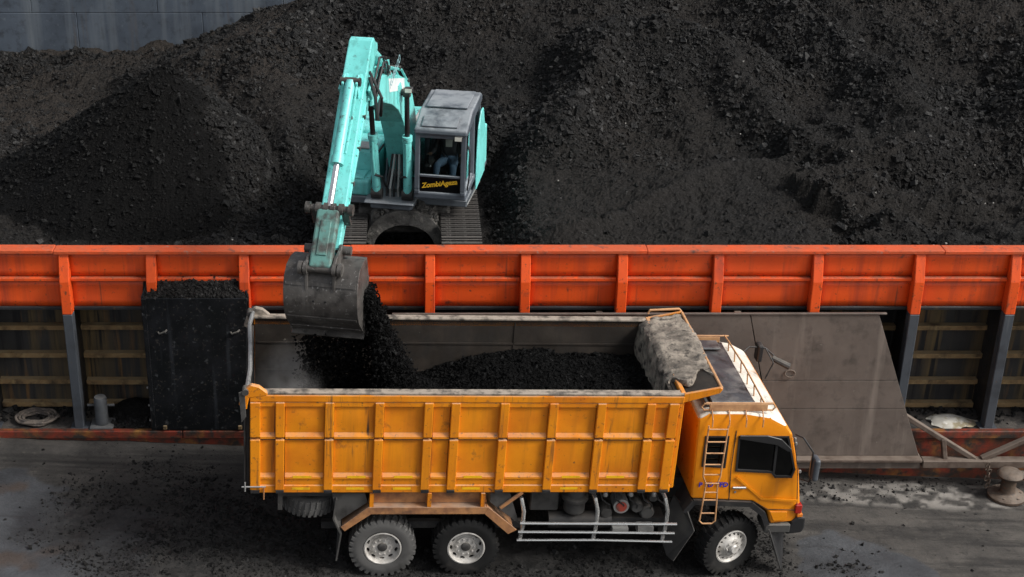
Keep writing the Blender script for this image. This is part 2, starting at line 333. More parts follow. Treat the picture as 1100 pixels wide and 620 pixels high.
def wetm(x, y):       # slick, swept concrete
    a = np.maximum(blob(x, y, -6.9, 19.6, 2.7, 2.3, .08, 4), blob(x, y, 7.35, 19.7, 1.15, 1.35, .06, 5))
    return np.clip(np.maximum(a, blob(x, y, 12.6, 21.5, 1.5, 1.0, .06, 6)), 0, 1)
def palem(x, y):      # dried cement spill
    b = blob(x, y, 8.6, 22.35, 1.9, .42, .6, 7); return np.clip(b*sstep(-.15, .25, fbm(x*5, y*7, 4, 33)), 0, 1)
def build_jetty():
    far = [.5, 1.5, 4, 9, 18, 30]
    xs = axis_grid(-60, 60, -9, 13.5, .045, far); ys = axis_grid(-40, 23.02, 17.6, 23.02, .045, far)
    ys = np.unique(np.round(ys, 4))
    me = gridmesh('jetty', xs, ys, jetty_h, {'cover': cover, 'wet': wetm, 'pale': palem})
    m = bpy.data.materials.new('jetty_ground'); m.use_nodes = True; n, l = nt(m); p = n['Principled BSDF']
    tc = n.new('ShaderNodeTexCoord').outputs['Object']
    def at(k):
        a = n.new('ShaderNodeAttribute'); a.attribute_name = k; return a.outputs['Fac']
    dusty = mix(n, l, ramp(n, l, noise(n, l, tc, 1.1, 7, .65), .36, .64), (.034, .032, .030), (.086, .079, .071))
    dusty = mix(n, l, ramp(n, l, noise(n, l, tc, 1.6, 6, .7, (.25, 1.6, 1)), .48, .66), dusty, (.022, .021, .020))
    dusty = mix(n, l, ramp(n, l, noise(n, l, tc, 7, 5, .7), .58, .72), dusty, (.016, .0155, .015))
    dusty = mix(n, l, ramp(n, l, noise(n, l, tc, 3, 5, .7), .62, .74), dusty, (.10, .09, .079))
    wet = mix(n, l, ramp(n, l, noise(n, l, tc, 1.2, 6, .6), .35, .65), (.036, .038, .042), (.074, .079, .086))
    wet = mix(n, l, ramp(n, l, noise(n, l, tc, 2.2, 6, .6, (.3, 1.4, 1)), .56, .7), wet, (.028, .028, .03))
    wet = mix(n, l, ramp(n, l, noise(n, l, tc, .8, 3, .5), .60, .68), wet, (.060, .048, .042))
    cl = mix(n, l, ramp(n, l, noise(n, l, tc, 12, 7, .75), .4, .65), (.009, .0088, .0086), (.032, .030, .028))
    dusty = mix(n, l, math_(n, l, 'MULTIPLY', ramp(n, l, noise(n, l, tc, 3.5, 3, .5, (.05, 1, 1)), .52, .60), .6), dusty, (.020, .019, .018))
    c = mix(n, l, at('wet'), dusty, wet); c = mix(n, l, at('pale'), c, (.24, .225, .205)); c = mix(n, l, at('cover'), c, cl)
    l.new(c, p.inputs['Base Color'])
    rr = math_(n, l, 'SUBTRACT', .82, math_(n, l, 'MULTIPLY', at('wet'), ramp(n, l, noise(n, l, tc, 1.5, 5), .2, 1.3)))
    l.new(rr, p.inputs['Roughness']); p.inputs['Specular IOR Level'].default_value = .4
    b = n.new('ShaderNodeBump'); b.inputs['Strength'].default_value = .55; b.inputs['Distance'].default_value = .04
    l.new(noise(n, l, tc, 16, 8, .7), b.inputs['Height']); l.new(b.outputs[0], p.inputs['Normal'])
    o = obj('jetty', me, m); o['kind'] = 'structure'
    # loose lumps
    N = 95000; x = rng.uniform(-9, 13, N); y = rng.uniform(18.2, 22.95, N)
    c = cover(x, y); keep = rng.random(N) < np.clip(c*1.0 + .02 - .014*sstep(3, 4.5, x) + .25*blob(x, y, 7.3, 19.7, 1.1, 1.2, .3, 11)*.35, 0, 1)*sstep(-.55, .2, fbm(x*1.4, y*1.4, 3, 44))
    keep &= (wetm(x, y) < .5) | (rng.random(N) < .12) | (c > .3)
    x, y = x[keep], y[keep]; s = np.clip(rng.lognormal(-4.35, .55, len(x)), .005, .07)
    lumpobj('coal_scatter', np.stack([x, y, jetty_h(x, y)+s*.15], 1), s, coal_lump, 'loose black coal lumps scattered over the jetty around the orange truck')
    # a few big lumps by the cab
    bx = rng.normal(7.3, .55, 46); by = rng.normal(19.75, .5, 46); bs = rng.uniform(.03, .10, 46)
    lumpobj('coal_chips', np.stack([bx, by, jetty_h(bx, by)+.005], 1)*1.0, bs*.8, coal_lump, 'dark coal chips on the slick patch in front of the truck cab')
build_jetty()
water = MB().box(-300, 300, -300, 300, -6, -5.6).build('water', M('water', (.03, .045, .05), .15, 0, bump=(.6, .3, .2))); water['kind'] = 'structure'

# ------------------------------------------------------------------ barge
def build_barge():
    B = empty('barge', (0, 23.0, .38)); off = Matrix.Translation((0, -23.0, -.38))
    tag(B, 'long barge with red orange coaming above a rusty black side wall', 'barge')
    def mk(): b = MB(); b.X = off; return b
    XS = [-19.3, -17.6, -15.9, -14.2, -12.5, -10.8, -9.1, -7.4, -5.84, -4.37, -2.8, -1.25, .345, 1.96, 3.6, 5.22, 6.9, 8.62, 10.24, 11.9, 13.6, 15.3, 17, 18.7]
    ZT, ZM, ZO, ZD = 3.765, 3.24, 2.70, .38; YP, YW = 23.30, 23.95
    hull = mk().box(-40, 40, 23.0, 23.2, -5.5, .30).build('hull', hull_red, B)
    mk().box(-40, 40, 23.0, 24.0, .304, ZD).build('deck', [deck_mat], B)
    b = mk(); x = -20.0
    while x < 20:                           # deck edge bar in welded lengths
        mk().box(x+.006, x+3.99, 22.955, 23.07, .27, ZD+.035).build('edge_bar', hull_red, B, bevel=.012); x += 4
    capz = mk()
    x = -21.0
    while x < 21:
        d = random.uniform(-.008, .008)
        mk().box(x+.004, x+5.0, 23.20+d, 23.46, ZT-.05+d, ZT+.02+d).build('coaming_cap', coam_cap, B, bevel=.012); x += 5.0
    rail = []
    for i in range(len(XS)-1):
        a, c = XS[i], XS[i+1]; v = lambda: random.uniform(-.012, .012)
        # upper and lower orange plates, slightly buckled
        for z0, z1 in ((ZM+.033, ZT-.055), (ZO, ZM-.037)):
            pm = MB(); pm.X = off; nx, nz = 8, 4; amp = random.uniform(-.02, .02)
            vs = [(a+.002+(c-a-.004)*u/nx, YP+amp*math.sin(math.pi*u/nx)*math.sin(math.pi*w/nz), z0+(z1-z0)*w/nz) for w in range(nz+1) for u in range(nx+1)]
            fs = [(w*(nx+1)+u, w*(nx+1)+u+1, (w+1)*(nx+1)+u+1, (w+1)*(nx+1)+u) for w in range(nz) for u in range(nx)]
            pm.add(vs, fs); o = pm.build('coaming_panel', coam_orange, B, smooth=True)
            s = o.modifiers.new('thick', 'SOLIDIFY'); s.thickness = .03; s.offset = 1
        mk().box(a+.09, c-.09, 23.215, YP-.004, ZM-.035+v()*.3, ZM+.03).build('mid_rail', coam_orange, B, bevel=.01)
        mk().box(a+.088, c-.088, 23.25, YP-.004, ZO-.05, ZO+.012).build('lower_rail', [hull_black], B, bevel=.01)
        # recessed lower wall and its stiffeners
        mk().box(a+.004, c-.004, YW, YW+.06, ZD, ZO-.07).build('wall_plate', hull_wall, B)
        mk().box(a+.001, c-.001, YP+.005, YW+.06, ZO-.066, ZO-.02).build('ledge_plate', hull_black, B)
        for z in (2.06, 1.50, .97, .50):
            sag = v(); q = mk()
            q.box(a+.03, c-.03, YW-.12, YW-.002, z-.012+sag, z+.012+sag); q.box(a+.03, c-.03, YW-.132, YW-.118, z-.075+sag, z+.012+sag)
            q.build('stiffener', stiff_rust, B)
    mk().box(-40, 40, 23.45, 23.5, ZO-.018, ZT-.06).build('inner_skin', hull_black, B)
    mk().box(-40, 40, YW+.062, YW+.1, ZD, ZO-.07).build('inner_skin', hull_black, B)
    for i, x in enumerate(XS):
        w = .085; p = mk()
        def sec(z, yo, yi, k): return [(x-k, yo, z), (x+k, yo, z), (x+k, yi, z), (x-k, yi, z)]
        A = sec(ZT-.052, 23.235, YP-.003, w) + sec(ZM, 23.10, YP-.003, w) + sec(ZO-.06, 23.085, YP-.003, w)
        q = [(0,1,5,4),(1,2,6,5),(2,3,7,6),(3,0,4,7)]
        p.add(A, [(3,2,1,0)] + q + [tuple(k+4 for k in f) for f in q] + [(8,9,10,11)])
        p.k = 1
        p.add(sec(ZO-.061, 23.085, 23.27, w) + sec(ZD, 23.09, 23.30, w*.95), [(3,2,1,0)] + q + [(4,5,6,7)])
        o = p.build('post', [coam_orange, post_grey], B, bevel=.012)
        mk().box(x-.012, x+.012, 23.28, YW-.01, ZD+.002, ZO-.07).build('post_web', hull_black, o)
        mk().box(x-.16, x+.16, 23.075, 23.33, ZD+.001, ZD+.025).build('post_foot', post_grey, o, bevel=.006)
    # welded lugs on the coaming foot
    for x in (3.25, 5.62): mk().box(x-.06, x+.06, 23.07, 23.24, ZO-.11, ZO-.055).build('lug', brace_steel, B, bevel=.01)
build_barge()

# raised loading ramp against the barge side, with its beams and braces
def build_ramp():
    Rm = empty('loading_ramp', (7.5, 22.85, -.3)); off = Matrix.Translation((-7.5, -22.85, .3))
    tag(Rm, 'grey brown steel ramp plates standing against the barge behind the truck cab', 'ramp')
    def at(t, s):   # t 0 top..1 bottom ; s 0 left..1 right
        z = 2.70*(1-t) + .05*t; y = 22.99*(1-t) + 22.74*t; xl = -.3 - .35*t; xr = 7.98 + .98*t
        return (xl+(xr-xl)*s, y, z)
    ss = [0, .24, .46, .735, 1]; tt = [0, .46, .66, 1]
    for i in range(4):
        for j in range(3):
            g = .0009; a, b, c, d = at(tt[j]+g*2, ss[i]+g), at(tt[j]+g*2, ss[i+1]-g), at(tt[j+1]-g*2, ss[i+1]-g), at(tt[j+1]-g*2, ss[i]+g)
            e = random.uniform(-.006, .006); m = MB(); m.X = off
            F = [(p[0], p[1]+e, p[2]) for p in (a, b, c, d)] + [(p[0], p[1]+.03, p[2]) for p in (a, b, c, d)]
            m.add(F, [(0,1,2,3),(7,6,5,4),(0,4,5,1),(1,5,6,2),(2,6,7,3),(3,7,4,0)]); m.build('ramp_plate', ramp_steel, Rm, bevel=.004)
    m = MB(); m.X = off; m.bar(at(.0, 0), (7.98+.12, 22.985, 2.715), .05, .035).build('top_angle', ramp_steel, Rm, bevel=.008)
    m = MB(); m.X = off; m.box(2.2, 8.98, 22.60, 22.86, -.02, .05).build('hinge_beam', brace_steel, Rm, bevel=.02, seg=2)
    m = MB(); m.X = off; m.box(2.2, 8.97, 22.66, 22.80, -.16, -.022).build('hinge_beam_web', ramp_steel, Rm)
    m = MB(); m.X = off; m.box(9.0, 12.5, 22.62, 22.80, -.14, .01).build('kerb_beam', brace_steel, Rm, bevel=.015)
    def br(a, b, w=.11):
        m = MB(); m.X = off; m.bar(a, b, w*.8, w, up=(0, -1, 0)).build('brace', brace_steel, Rm, bevel=.012)
    br((8.62, 22.93, .78), (9.95, 22.74, -.02)); br((9.35, 22.80, .36), (9.42, 22.74, -.02), .10); br((10.05, 22.72, .0), (11.9, 22.85, .92)); br((10.95, 22.77, .42), (11.12, 22.76, -.0), .09)
    # small hoop handle welded on the plate
    h = MB(); h.X = off; pts = [(6.55+.09*math.cos(t), 22.86+.02*math.sin(t), 1.62+.06*math.sin(t)) for t in np.linspace(0, 6.28, 14)]
    h.tube(pts, .012, 6).build('ring_handle', brace_steel, Rm)
build_ramp()

# ------------------------------------------------------------------ black steel bin on the barge side, coal on top
def build_bin():
    o = empty('steel_bin', (-3.65, 23.0, .42)); off = Matrix.Translation((3.65, -23.0, -.42))
    tag(o, 'tall black steel bin heaped with coal standing against the orange coaming', 'bin')
    x0, x1, y0, y1, z0, z1 = -4.52, -2.75, 22.98, 23.07, .425, 3.0
    def mk(): b = MB(); b.X = off; return b
    m = mk(); m.add([(x0+.05, y0, z0), (x1-.12, y0, z0), (x1, y0, z1), (x0, y0, z1), (x0+.05, y0+.05, z0), (x1-.12, y0+.05, z0), (x1, y0+.05, z1), (x0, y0+.05, z1)],
        [(0,1,2,3),(7,6,5,4),(0,4,5,1),(1,5,6,2),(2,6,7,3),(3,7,4,0)]); m.build('front_plate', box_black, o, bevel=.01)
    for s, xa, xb in ((0, x0, x0+.05), (1, x1, x1-.12)):
        d = -.03 if s == 0 else .03
        m = mk(); m.add([(xb, y0+.052, z0), (xb, 23.2, z0), (xa+.1*(-1 if s else 1), 23.2, z1+.25), (xa, y0+.052, z1), (xb+d, y0+.052, z0), (xb+d, 23.2, z0), (xa+d+.1*(-1 if s else 1), 23.2, z1+.25), (xa+d, y0+.052, z1)],
            [(0,1,2,3),(7,6,5,4),(0,4,5,1),(1,5,6,2),(2,6,7,3),(3,7,4,0)]); m.build('side_plate', box_black, o)
    mk().box(x0-.02, x0+.06, y0-.025, y0-.001, z0+.02, z1).build('edge_strip', box_black, o, bevel=.008)
    for x in (-4.22, -2.98):
        pts = [(x-.075, y0+.005, 2.36), (x-.05, y0-.035, 2.345), (x+.05, y0-.035, 2.385), (x+.075, y0+.005, 2.40)]
        mk().tube(pts, .018, 8).build('lifting_eye', grey_metal, o, smooth=True)
    for x in (-4.3, -2.98): mk().box(x-.035, x+.035, y0-.04, y0-.002, z0+.03, z0+.11).build('foot_bracket', stiff_rust, o, bevel=.01)
    for z in (.6, .9, 1.25): mk().box(x0-.055, x0-.028, y0+.02, y0+.05, z, z+.03).build('rivet', pale_metal, o)
    def hz(x, y): return 2.98 + (y-22.98)*.95 + .02*fbm(x*4, y*4, 3, 61) - .25*((x+3.63)/1.0)**4*.3
    xs = np.arange(-4.53, -2.73, .03); ys = np.arange(22.99, 23.29, .03)
    me = gridmesh('coal_topping', xs, ys, hz, {'fresh_shade': lambda x, y: x*0}); c = obj('coal_topping', me, coal); tag(c, 'small heap of coal lying on top of the black steel bin', 'coal', kind='stuff')
    N = 1800; x = rng.uniform(-4.46, -2.80, N); y = rng.uniform(23.01, 23.26, N); s = np.clip(rng.lognormal(-3.7, .4, N), .012, .06)
    lumpobj('coal_lumps', np.stack([x, y, hz(x, y)+.005], 1), s, coal_lump, 'coal lumps resting on the heap above the black bin')
build_bin()

# ------------------------------------------------------------------ small things on the deck and jetty
def build_small():
    # mooring post
    o = empty('mooring_post', (-5.45, 23.2, .38)); tag(o, 'short grey pipe mooring post with cross pin on square foot by the black bin', 'bollard')
    MB().box(-.21, .21, -.17, .2, .002, .07).build('base_plate', post_iron, o, bevel=.02)
    MB().lathe([(0, .07), (.115, .07), (.115, .56), (.1, .6), (0, .605)], 20, (0, 0, 0), 'z').build('post', post_iron, o, smooth=True)
    MB().tube([(-.24, .02, .42), (.24, .02, .42)], .025, 8).build('cross_pin', post_iron, o, smooth=True)
    # coil
    pts = []
    for i in range(150):
        t = i/149*6.5*2*math.pi; r = .20 + .028*(i/149*6.5) * (1 if i < 75 else .95) + .015*math.sin(i*.7); pts.append((r*1.05*math.cos(t), r*.82*math.sin(t), .035 + .03*(i/149*6.5 % 2) + .012*math.sin(i*1.3)))
    o = MB().tube(pts, .026, 6).build('rope_coil', rope, smooth='all'); o.location = (-6.66, 23.42, .38); tag(o, 'dirty coil of thick rope lying on the barge deck left of the post', 'rope')
    # sack
    n, r_ = 40, 16; vs = [(0, 0, .12)]; fs = []
    for j in range(1, r_+1):
        for i in range(n):
            t = 2*math.pi*i/n; q = j/r_; e = 1 + .10*math.sin(3*t+1) + .06*math.sin(7*t)
            vs.append((.43*q*e*math.cos(t), .25*q*e*math.sin(t), .0))
    V = np.array(vs); q = np.sqrt((V[:, 0]/.43)**2 + (V[:, 1]/.25)**2)
    V[:, 2] = np.maximum(.16*(1-np.clip(q, 0, 1)**2.5) + .05*np.abs(fbm(V[:, 0]*7, V[:, 1]*9, 3, 71)) + .07*fbm(V[:, 0]*4, V[:, 1]*6, 2, 73), .004)
    for i in range(n): fs.append((0, 1+i, 1+(i+1) % n))
    for j in range(r_-1):
        for i in range(n): a = 1+j*n+i; b = 1+j*n+(i+1) % n; fs.append((a, a+n, b+n, b))
    fs.append(tuple(1+(r_-1)*n+i for i in range(n))[::-1])
    o = MB().add([tuple(p) for p in V], fs).build('crumpled_sack', paper, smooth=60); o.location = (9.66, 23.33, .383); o.scale = (1, 1.05, .62); o.rotation_euler = (0, 0, -.15); tag(o, 'crumpled white sack lying on the barge deck between two posts', 'sack')
    # jetty bollard
    o = empty('jetty_bollard', (10.48, 22.42, -.58)); o.scale = (.9, .9, .82); tag(o, 'rusty iron mooring bollard with flat foot on the jetty at right', 'bollard')
    MB().lathe([(0, 0), (.36, 0), (.36, .05), (.33, .075), (.17, .10), (.145, .14), (.14, .40), (.16, .45), (.235, .50), (.25, .55), (.2, .615), (.1, .64), (0, .645)], 28, (0, 0, 0), 'z').build('casting', bollard_mat, o, smooth=50)
    MB().bar((.0, 0, .53), (.5, .05, .52), .2, .15, w1=.14, h1=.1).build('horn', bollard_mat, o, bevel=.05, seg=3)
    for k in range(6):
        t = k*math.pi/3; MB().lathe([(0, .06), (.028, .06), (.028, .095), (0, .1)], 6, (.27*math.cos(t), .27*math.sin(t), 0), 'z').build('bolt', bollard_mat, o)
    # short chain from bollard to the beam
    ch = empty('mooring_chain', (10.25, 22.5, -.1)); tag(ch, 'short rusty chain hanging beside the jetty bollard', 'chain')
    lk = MB(); pts = [(.05*math.cos(t), 0, .03*math.sin(t)) for t in np.linspace(0, 2*math.pi, 13)]; me = lk.tube(pts, .012, 6).mesh('chain_link'); me.materials.append(bollard_mat)
    for k in range(7):
        u = k/6; link('chain_link', me, ch, (-.14+.02*math.sin(k*2), -.08+.1*u, -.26+.36*u), Euler((k % 2*1.57, -1.1, 0)))
    # coal spilled on the deck
    N = 2600; x = np.concatenate([rng.uniform(-5.3, -4.5, 1100), rng.uniform(-9, 12, 1500)]); y = np.concatenate([rng.uniform(23.1, 23.9, 1100), 23.9-np.abs(rng.normal(0, .25, 1500))])
    y = np.clip(y, 23.1, 23.92); s = np.clip(rng.lognormal(-3.3, .45, N), .015, .1); lumpobj('deck_coal', np.stack([x, y, .385+s*.2], 1), s, coal_lump, 'coal crumbs spilled along the barge deck below the coaming')
    def hz(x, y): return .383 + .22*np.clip(1-((x+4.9)/.55)**2-((y-23.75)/.4)**2, -.1, 1) + .03*fbm(x*6, y*6, 3, 80)
    me = gridmesh('deck_heap', np.arange(-5.5, -4.3, .03), np.arange(23.35, 23.95, .03), hz, {'fresh_shade': lambda x, y: x*0+.3}); o = obj('deck_heap', me, coal); tag(o, 'low heap of coal on the deck beside the black bin', 'coal', kind='stuff')
    # far steel wall
    wall = empty('steel_wall', (0, 40, 0)); tag(wall, 'blue grey steel wall rising behind the coal at the upper left', 'wall')
    for i in range(-6, 8):
        for j in range(5):
            e = random.uniform(-.012, .012); MB().box(i*3.4+.006+(j % 2)*1.2, i*3.4+3.394+(j % 2)*1.2, .0+e, .12, .8+j*1.3+.006, .8+j*1.3+1.294).build('wall_plate', wall_steel, wall, bevel=.008)
    MB().box(-30, 34, .14, .3, -5, 7.5).build('wall_backing', wall_steel, wall)
build_small()

# ------------------------------------------------------------------ coal cargo
def cone(x, y, cx, cy, h, s, seed=0, ax=1, ay=1):
    dx = (x-cx)/ax; dy = (y-cy)/ay; w = .5*fbm(x*.6, y*.6, 3, 100+seed)
    return h - s*np.sqrt(dx*dx+dy*dy+.02)*(1+.25*w)
def ridge(x, y, a, b, s, seed=0):
    ax, ay, az = a; bx, by, bz = b; t = np.clip(((x-ax)*(bx-ax)+(y-ay)*(by-ay))/((bx-ax)**2+(by-ay)**2), 0, 1)
    d = np.hypot(x-(ax+(bx-ax)*t), y-(ay+(by-ay)*t)); w = fbm(x*.5, y*.5, 3, 130+seed)
    return az+(bz-az)*t - s*np.sqrt(d*d+.03)*(1+.3*w)
def conea(x, y):
    dx = x+4.94; dy = y-29.3; w = .35*fbm(x*.8, y*.8, 3, 101); dx = np.where(dx < 0, dx*.80, dx*1.15)
    return 5.18 - .76*np.sqrt(dx*dx+dy*dy+.004)*(1+.2*w)
def fresh_shade(x, y):  # newly dumped wet coal, with the left face's shade put into its colour
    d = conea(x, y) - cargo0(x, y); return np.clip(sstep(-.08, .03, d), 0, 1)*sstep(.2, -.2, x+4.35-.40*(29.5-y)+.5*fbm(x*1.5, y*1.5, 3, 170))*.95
def brown(x, y):
    n = sstep(-.3, .3, fbm(x*.3, y*.3, 3, 160)); return np.clip(.85*sstep(-1.0, -3.5, x)*sstep(28.5, 31, y)*(.5+.5*n) + .45*n*sstep(7, 10, x)*sstep(31, 33.5, y) + .12*n, 0, 1)*(1-fresh_shade(x, y))
def cargo0(x, y):
    left = 2.75 - .035*np.clip(y-30, 0, 12) + .0*x
    right = 3.05 + .05*np.clip(y-24, 0, 5) + .17*np.clip(y-29, 0, 9)
    z = left + (right-left)*sstep(-3.5, 3.0, x)
    z = z + .10*fbm(x*.35, y*.35, 4, 50)*1.3
    z = smax(z, ridge(x, y, (-3.3, 34.2, 4.72), (-1.5, 38, 4.7), .46, 2))
    z = smax(z, ridge(x, y, (-3.3, 34.2, 4.75), (-2.3, 29, 3.55), .58, 3), .1)
    z = smax(z, ridge(x, y, (-1.0, 37.5, 4.9), (4.5, 36, 5.1), .4, 4))
    z = smax(z, ridge(x, y, (4.9, 33.6, 5.25), (6.8, 33.0, 5.0), .62, 5), .1)
    z = smax(z, ridge(x, y, (4.9, 33.6, 5.2), (2.9, 29.4, 3.95), .62, 6), .1)
    z = smax(z, ridge(x, y, (6.9, 32.4, 4.8), (7.9, 29.6, 3.9), .68, 7), .1)
    z = smax(z, ridge(x, y, (10.5, 36.0, 5.5), (16.0, 35, 5.6), .42, 8))
    z = smax(z, ridge(x, y, (8.7, 36.4, 5.3), (10.5, 31.2, 4.35), .6, 9), .1)
    z = smax(z, ridge(x, y, (14.2, 33.5, 5.1), (13, 29.6, 4.0), .6, 10), .1)
    return z
def cargo_h(x, y, fine=True):
    z = cargo0(x, y)
    # step in the cut face
    e = 8.0 + .35*np.sin(y*1.3) + .9*fbm(y*1.6, y*0+3, 4, 90, .6); g = sstep(24.2, 25.2, y)*sstep(31.2, 29.3, y)
    z = z + g*np.clip(.55+1.3*fbm(y*1.2, x*.8, 3, 92), .1, 1.2)*(.46*sstep(-.12, .12, x-e) - .12*sstep(-1.3, -.1, x-e)*sstep(.1, -.1, x-e))*sstep(13.5, 9.0, x)
    # low terraces on the right
    for yy, a in ((25.0, .16), (26.4, .18), (28.2, .20)):
        z = z + sstep(8.2, 9.2, x)*a*sstep(-.12, .12, y-yy-.25*fbm(x*.7, x*0+yy, 3, 95)) - sstep(8.2, 9.2, x)*a*.6
    # windrow on the bench
    yw = 25.3 + 3.0*sstep(2.4, 7.0, x); z = z + .24*np.exp(-((y-yw)/.26)**2)*sstep(2.0, 3.0, x)*sstep(8.0, 7.0, x)
    # platform dug for the machine
    d = np.maximum(np.abs(x+.1)-1.55, np.maximum(y-29.4, 0)); z = z + (2.50-z)*(1-sstep(0, .9, d))*sstep(22, 23.8, y)
    z = np.where(y < 24.3, np.maximum(z - .25*sstep(24.4, 23.6, y), 2.80), z)
    z = z + (.34*fbm(x*.75, y*.75, 4, 70, .55) - .30*np.abs(fbm(x*.42+.12*y, y*.3, 3, 72)) - .10*np.abs(fbm(x*1.6, y*1.2, 3, 73)))*(1-.6*(1-sstep(0, 1.0, d)))*(1-.65*sstep(29.2, 28.2, y)*sstep(1.6, 2.8, x)*sstep(8.2, 7.6, x))
    rad = np.arctan2(y-29.3, x+4.94); zc = np.maximum(conea(x, y), ridge(x, y, (-4.9, 29.2, 5.08), (-3.85, 27.2, 3.5), .80, 12)) + .10*fbm(rad*5, np.hypot(x+4.94, y-29.3)*.7, 3, 175)*np.clip(np.hypot(x+4.94, y-29.3), 0, 1.2)
    z = smax(z, zc, .03)
    if fine: z = z + .07*(1-.6*fresh_shade(x, y))*fbm(x*4.5, y*4.5, 4, 75, .62) + .03*np.abs(fbm(x*11, y*11, 2, 78))
    return z
def build_cargo():
    far = [.4, 1.2, 2.5, 5, 9, 15]
    xs = axis_grid(-30, 34, -11.5, 15.5, .042, far); ys = np.concatenate([np.arange(23.48, 34, .045), np.arange(34, 40.05, .08)])
    def rough_h(x, y): return cargo_h(x, y) + rng.normal(0, .009, x.shape)*(1-.5*fresh_shade(x, y))
    me = gridmesh('coal_cargo', xs, ys, rough_h, {'fresh_shade': fresh_shade, 'brown': brown}, smooth=False); o = obj('coal_cargo', me, coal)
    tag(o, 'heaped black coal filling the barge behind the orange coaming', 'coal', kind='stuff')
    N = 330000; x = rng.uniform(-11, 15, N); y = rng.uniform(23.6, 39.5, N)
    slope = np.hypot(cargo_h(x+.3, y, False)-cargo_h(x-.3, y, False), cargo_h(x, y+.3, False)-cargo_h(x, y-.3, False))/.6
    dens = np.clip(.22 + 1.1*sstep(-.12, .45, fbm(x*.45, y*.45, 4, 140)) + .5*sstep(.3, .7, slope), 0, 1)*(1-.45*fresh_shade(x, y))
    dens *= 1-.82*sstep(29, 28, y)*sstep(2, 3, x)*sstep(8.2, 7.6, x); dens *= 1-.5*sstep(27.6, 26.6, y)*sstep(8, 9, x)
    d = np.maximum(np.abs(x+.1)-1.45, np.maximum(y-29, 0)); dens *= .25 + .75*sstep(0, .4, d)
    k = rng.random(N) < dens*.70; x, y = x[k], y[k]; dens = dens[k]
    s = np.clip(rng.lognormal(-3.6, .5, len(x))*(.7+.6*dens), .012, .15)
    px = rng.uniform(-10, 14, 50); py = rng.uniform(24, 33, 50)
    px[:24] = rng.uniform(8, 13, 24); py[:24] = rng.uniform(24.2, 29, 24)
    lumpobj('pale_stones', np.stack([px, py, cargo_h(px, py)+.02], 1), rng.uniform(.012, .035, 50), pale_stone, 'tiny pale stones dotted among the coal')
    fr = fresh_shade(x, y) > .4; P = np.stack([x, y, cargo_h(x, y)+s*.12], 1)
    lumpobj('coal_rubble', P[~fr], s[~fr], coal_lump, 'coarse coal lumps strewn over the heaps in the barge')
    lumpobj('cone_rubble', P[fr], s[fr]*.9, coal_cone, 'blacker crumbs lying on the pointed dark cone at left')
build_cargo()
#@@VEHICLES
# ------------------------------------------------------------------ mesh booleans through modifiers
def boolcut(o, cutters):
    for c in cutters:
        m = o.modifiers.new('cut', 'BOOLEAN'); m.operation = 'DIFFERENCE'; m.object = c; m.solver = 'EXACT'
    dg = bpy.context.evaluated_depsgraph_get(); dg.update()
    me = bpy.data.meshes.new_from_object(o.evaluated_get(dg)); o.modifiers.clear(); o.data = me
    for c in cutters: bpy.data.objects.remove(c)
def wheel_meshes():
    # tyre around local Y axis, outer face at -Y
    def tyre(dusty):
        m = MB(); R0, Wd = .50, .145
        m.lathe([(.285, -Wd*.75), (.31, -Wd*.92), (.38, -Wd), (.45, -Wd*.98), (.485, -Wd*.86), (R0, -Wd*.7), (R0, Wd*.7), (.485, Wd*.86), (.45, Wd*.98), (.38, Wd), (.31, Wd*.92), (.285, Wd*.75)], 56, close=True)
        m.k = 0
        for i in range(30):
            t = 2*math.pi*(i+.0)/30
            for sgn in (-1, 1):
                tt = t + (math.pi/30 if sgn > 0 else 0)
                rot = Matrix.Rotation(-tt, 4, 'Y'); m.X = rot
                m.add([(R0-.05, sgn*Wd*.98, -.030), (R0-.05, sgn*Wd*.98, .030), (R0+.02, sgn*Wd*.90, .028), (R0+.02, sgn*Wd*.90, -.028),
                       (R0-.05, sgn*.012, -.018+.02*sgn), (R0-.05, sgn*.012, .02+.02*sgn), (R0+.022, sgn*.015, .018+.02*sgn), (R0+.022, sgn*.015, -.016+.02*sgn)],
                      [(0,1,2,3),(7,6,5,4),(0,4,5,1),(1,5,6,2),(2,6,7,3),(3,7,4,0)])
        m.X = None
        return m.mesh('tyre')
    def slots(me_rim, n, r, w, h, rot0=0):
        o = obj('tmp', me_rim, None); cs = []
        for i in range(n):
            t = 2*math.pi*i/n + rot0; c = MB(); c.X = Matrix.Rotation(-t, 4, 'Y')
            k = [(r+h*.5*math.cos(a), w*.5*math.sin(a)) for a in np.linspace(0, 2*math.pi, 13)[:-1]]
            c.prism(k, -.5, .5); cs.append(c.build('c', None))
        boolcut(o, cs); me = o.data; bpy.data.objects.remove(o); return me
    rear = MB().lathe([(.285, -.12), (.295, -.135), (.275, -.14), (.262, -.115), (.255, -.06), (.20, -.045), (.17, -.05), (.16, -.075), (.06, -.085), (0, -.088), (0, -.06), (.15, -.05), (.2, -.02), (.262, -.035), (.285, -.05)], 48).mesh('rim')
    rear = slots(rear, 10, .228, .085, .042)
    front = MB().lathe([(.285, -.12), (.295, -.135), (.275, -.14), (.26, -.12), (.25, -.10), (.20, -.125), (.165, -.14), (.15, -.155), (0, -.155), (0, -.12), (.15, -.12), (.2, -.09), (.26, -.07), (.285, -.05)], 48).mesh('rim')
    front = slots(front, 16, .222, .048, .034)
    return tyre(0), rear, front

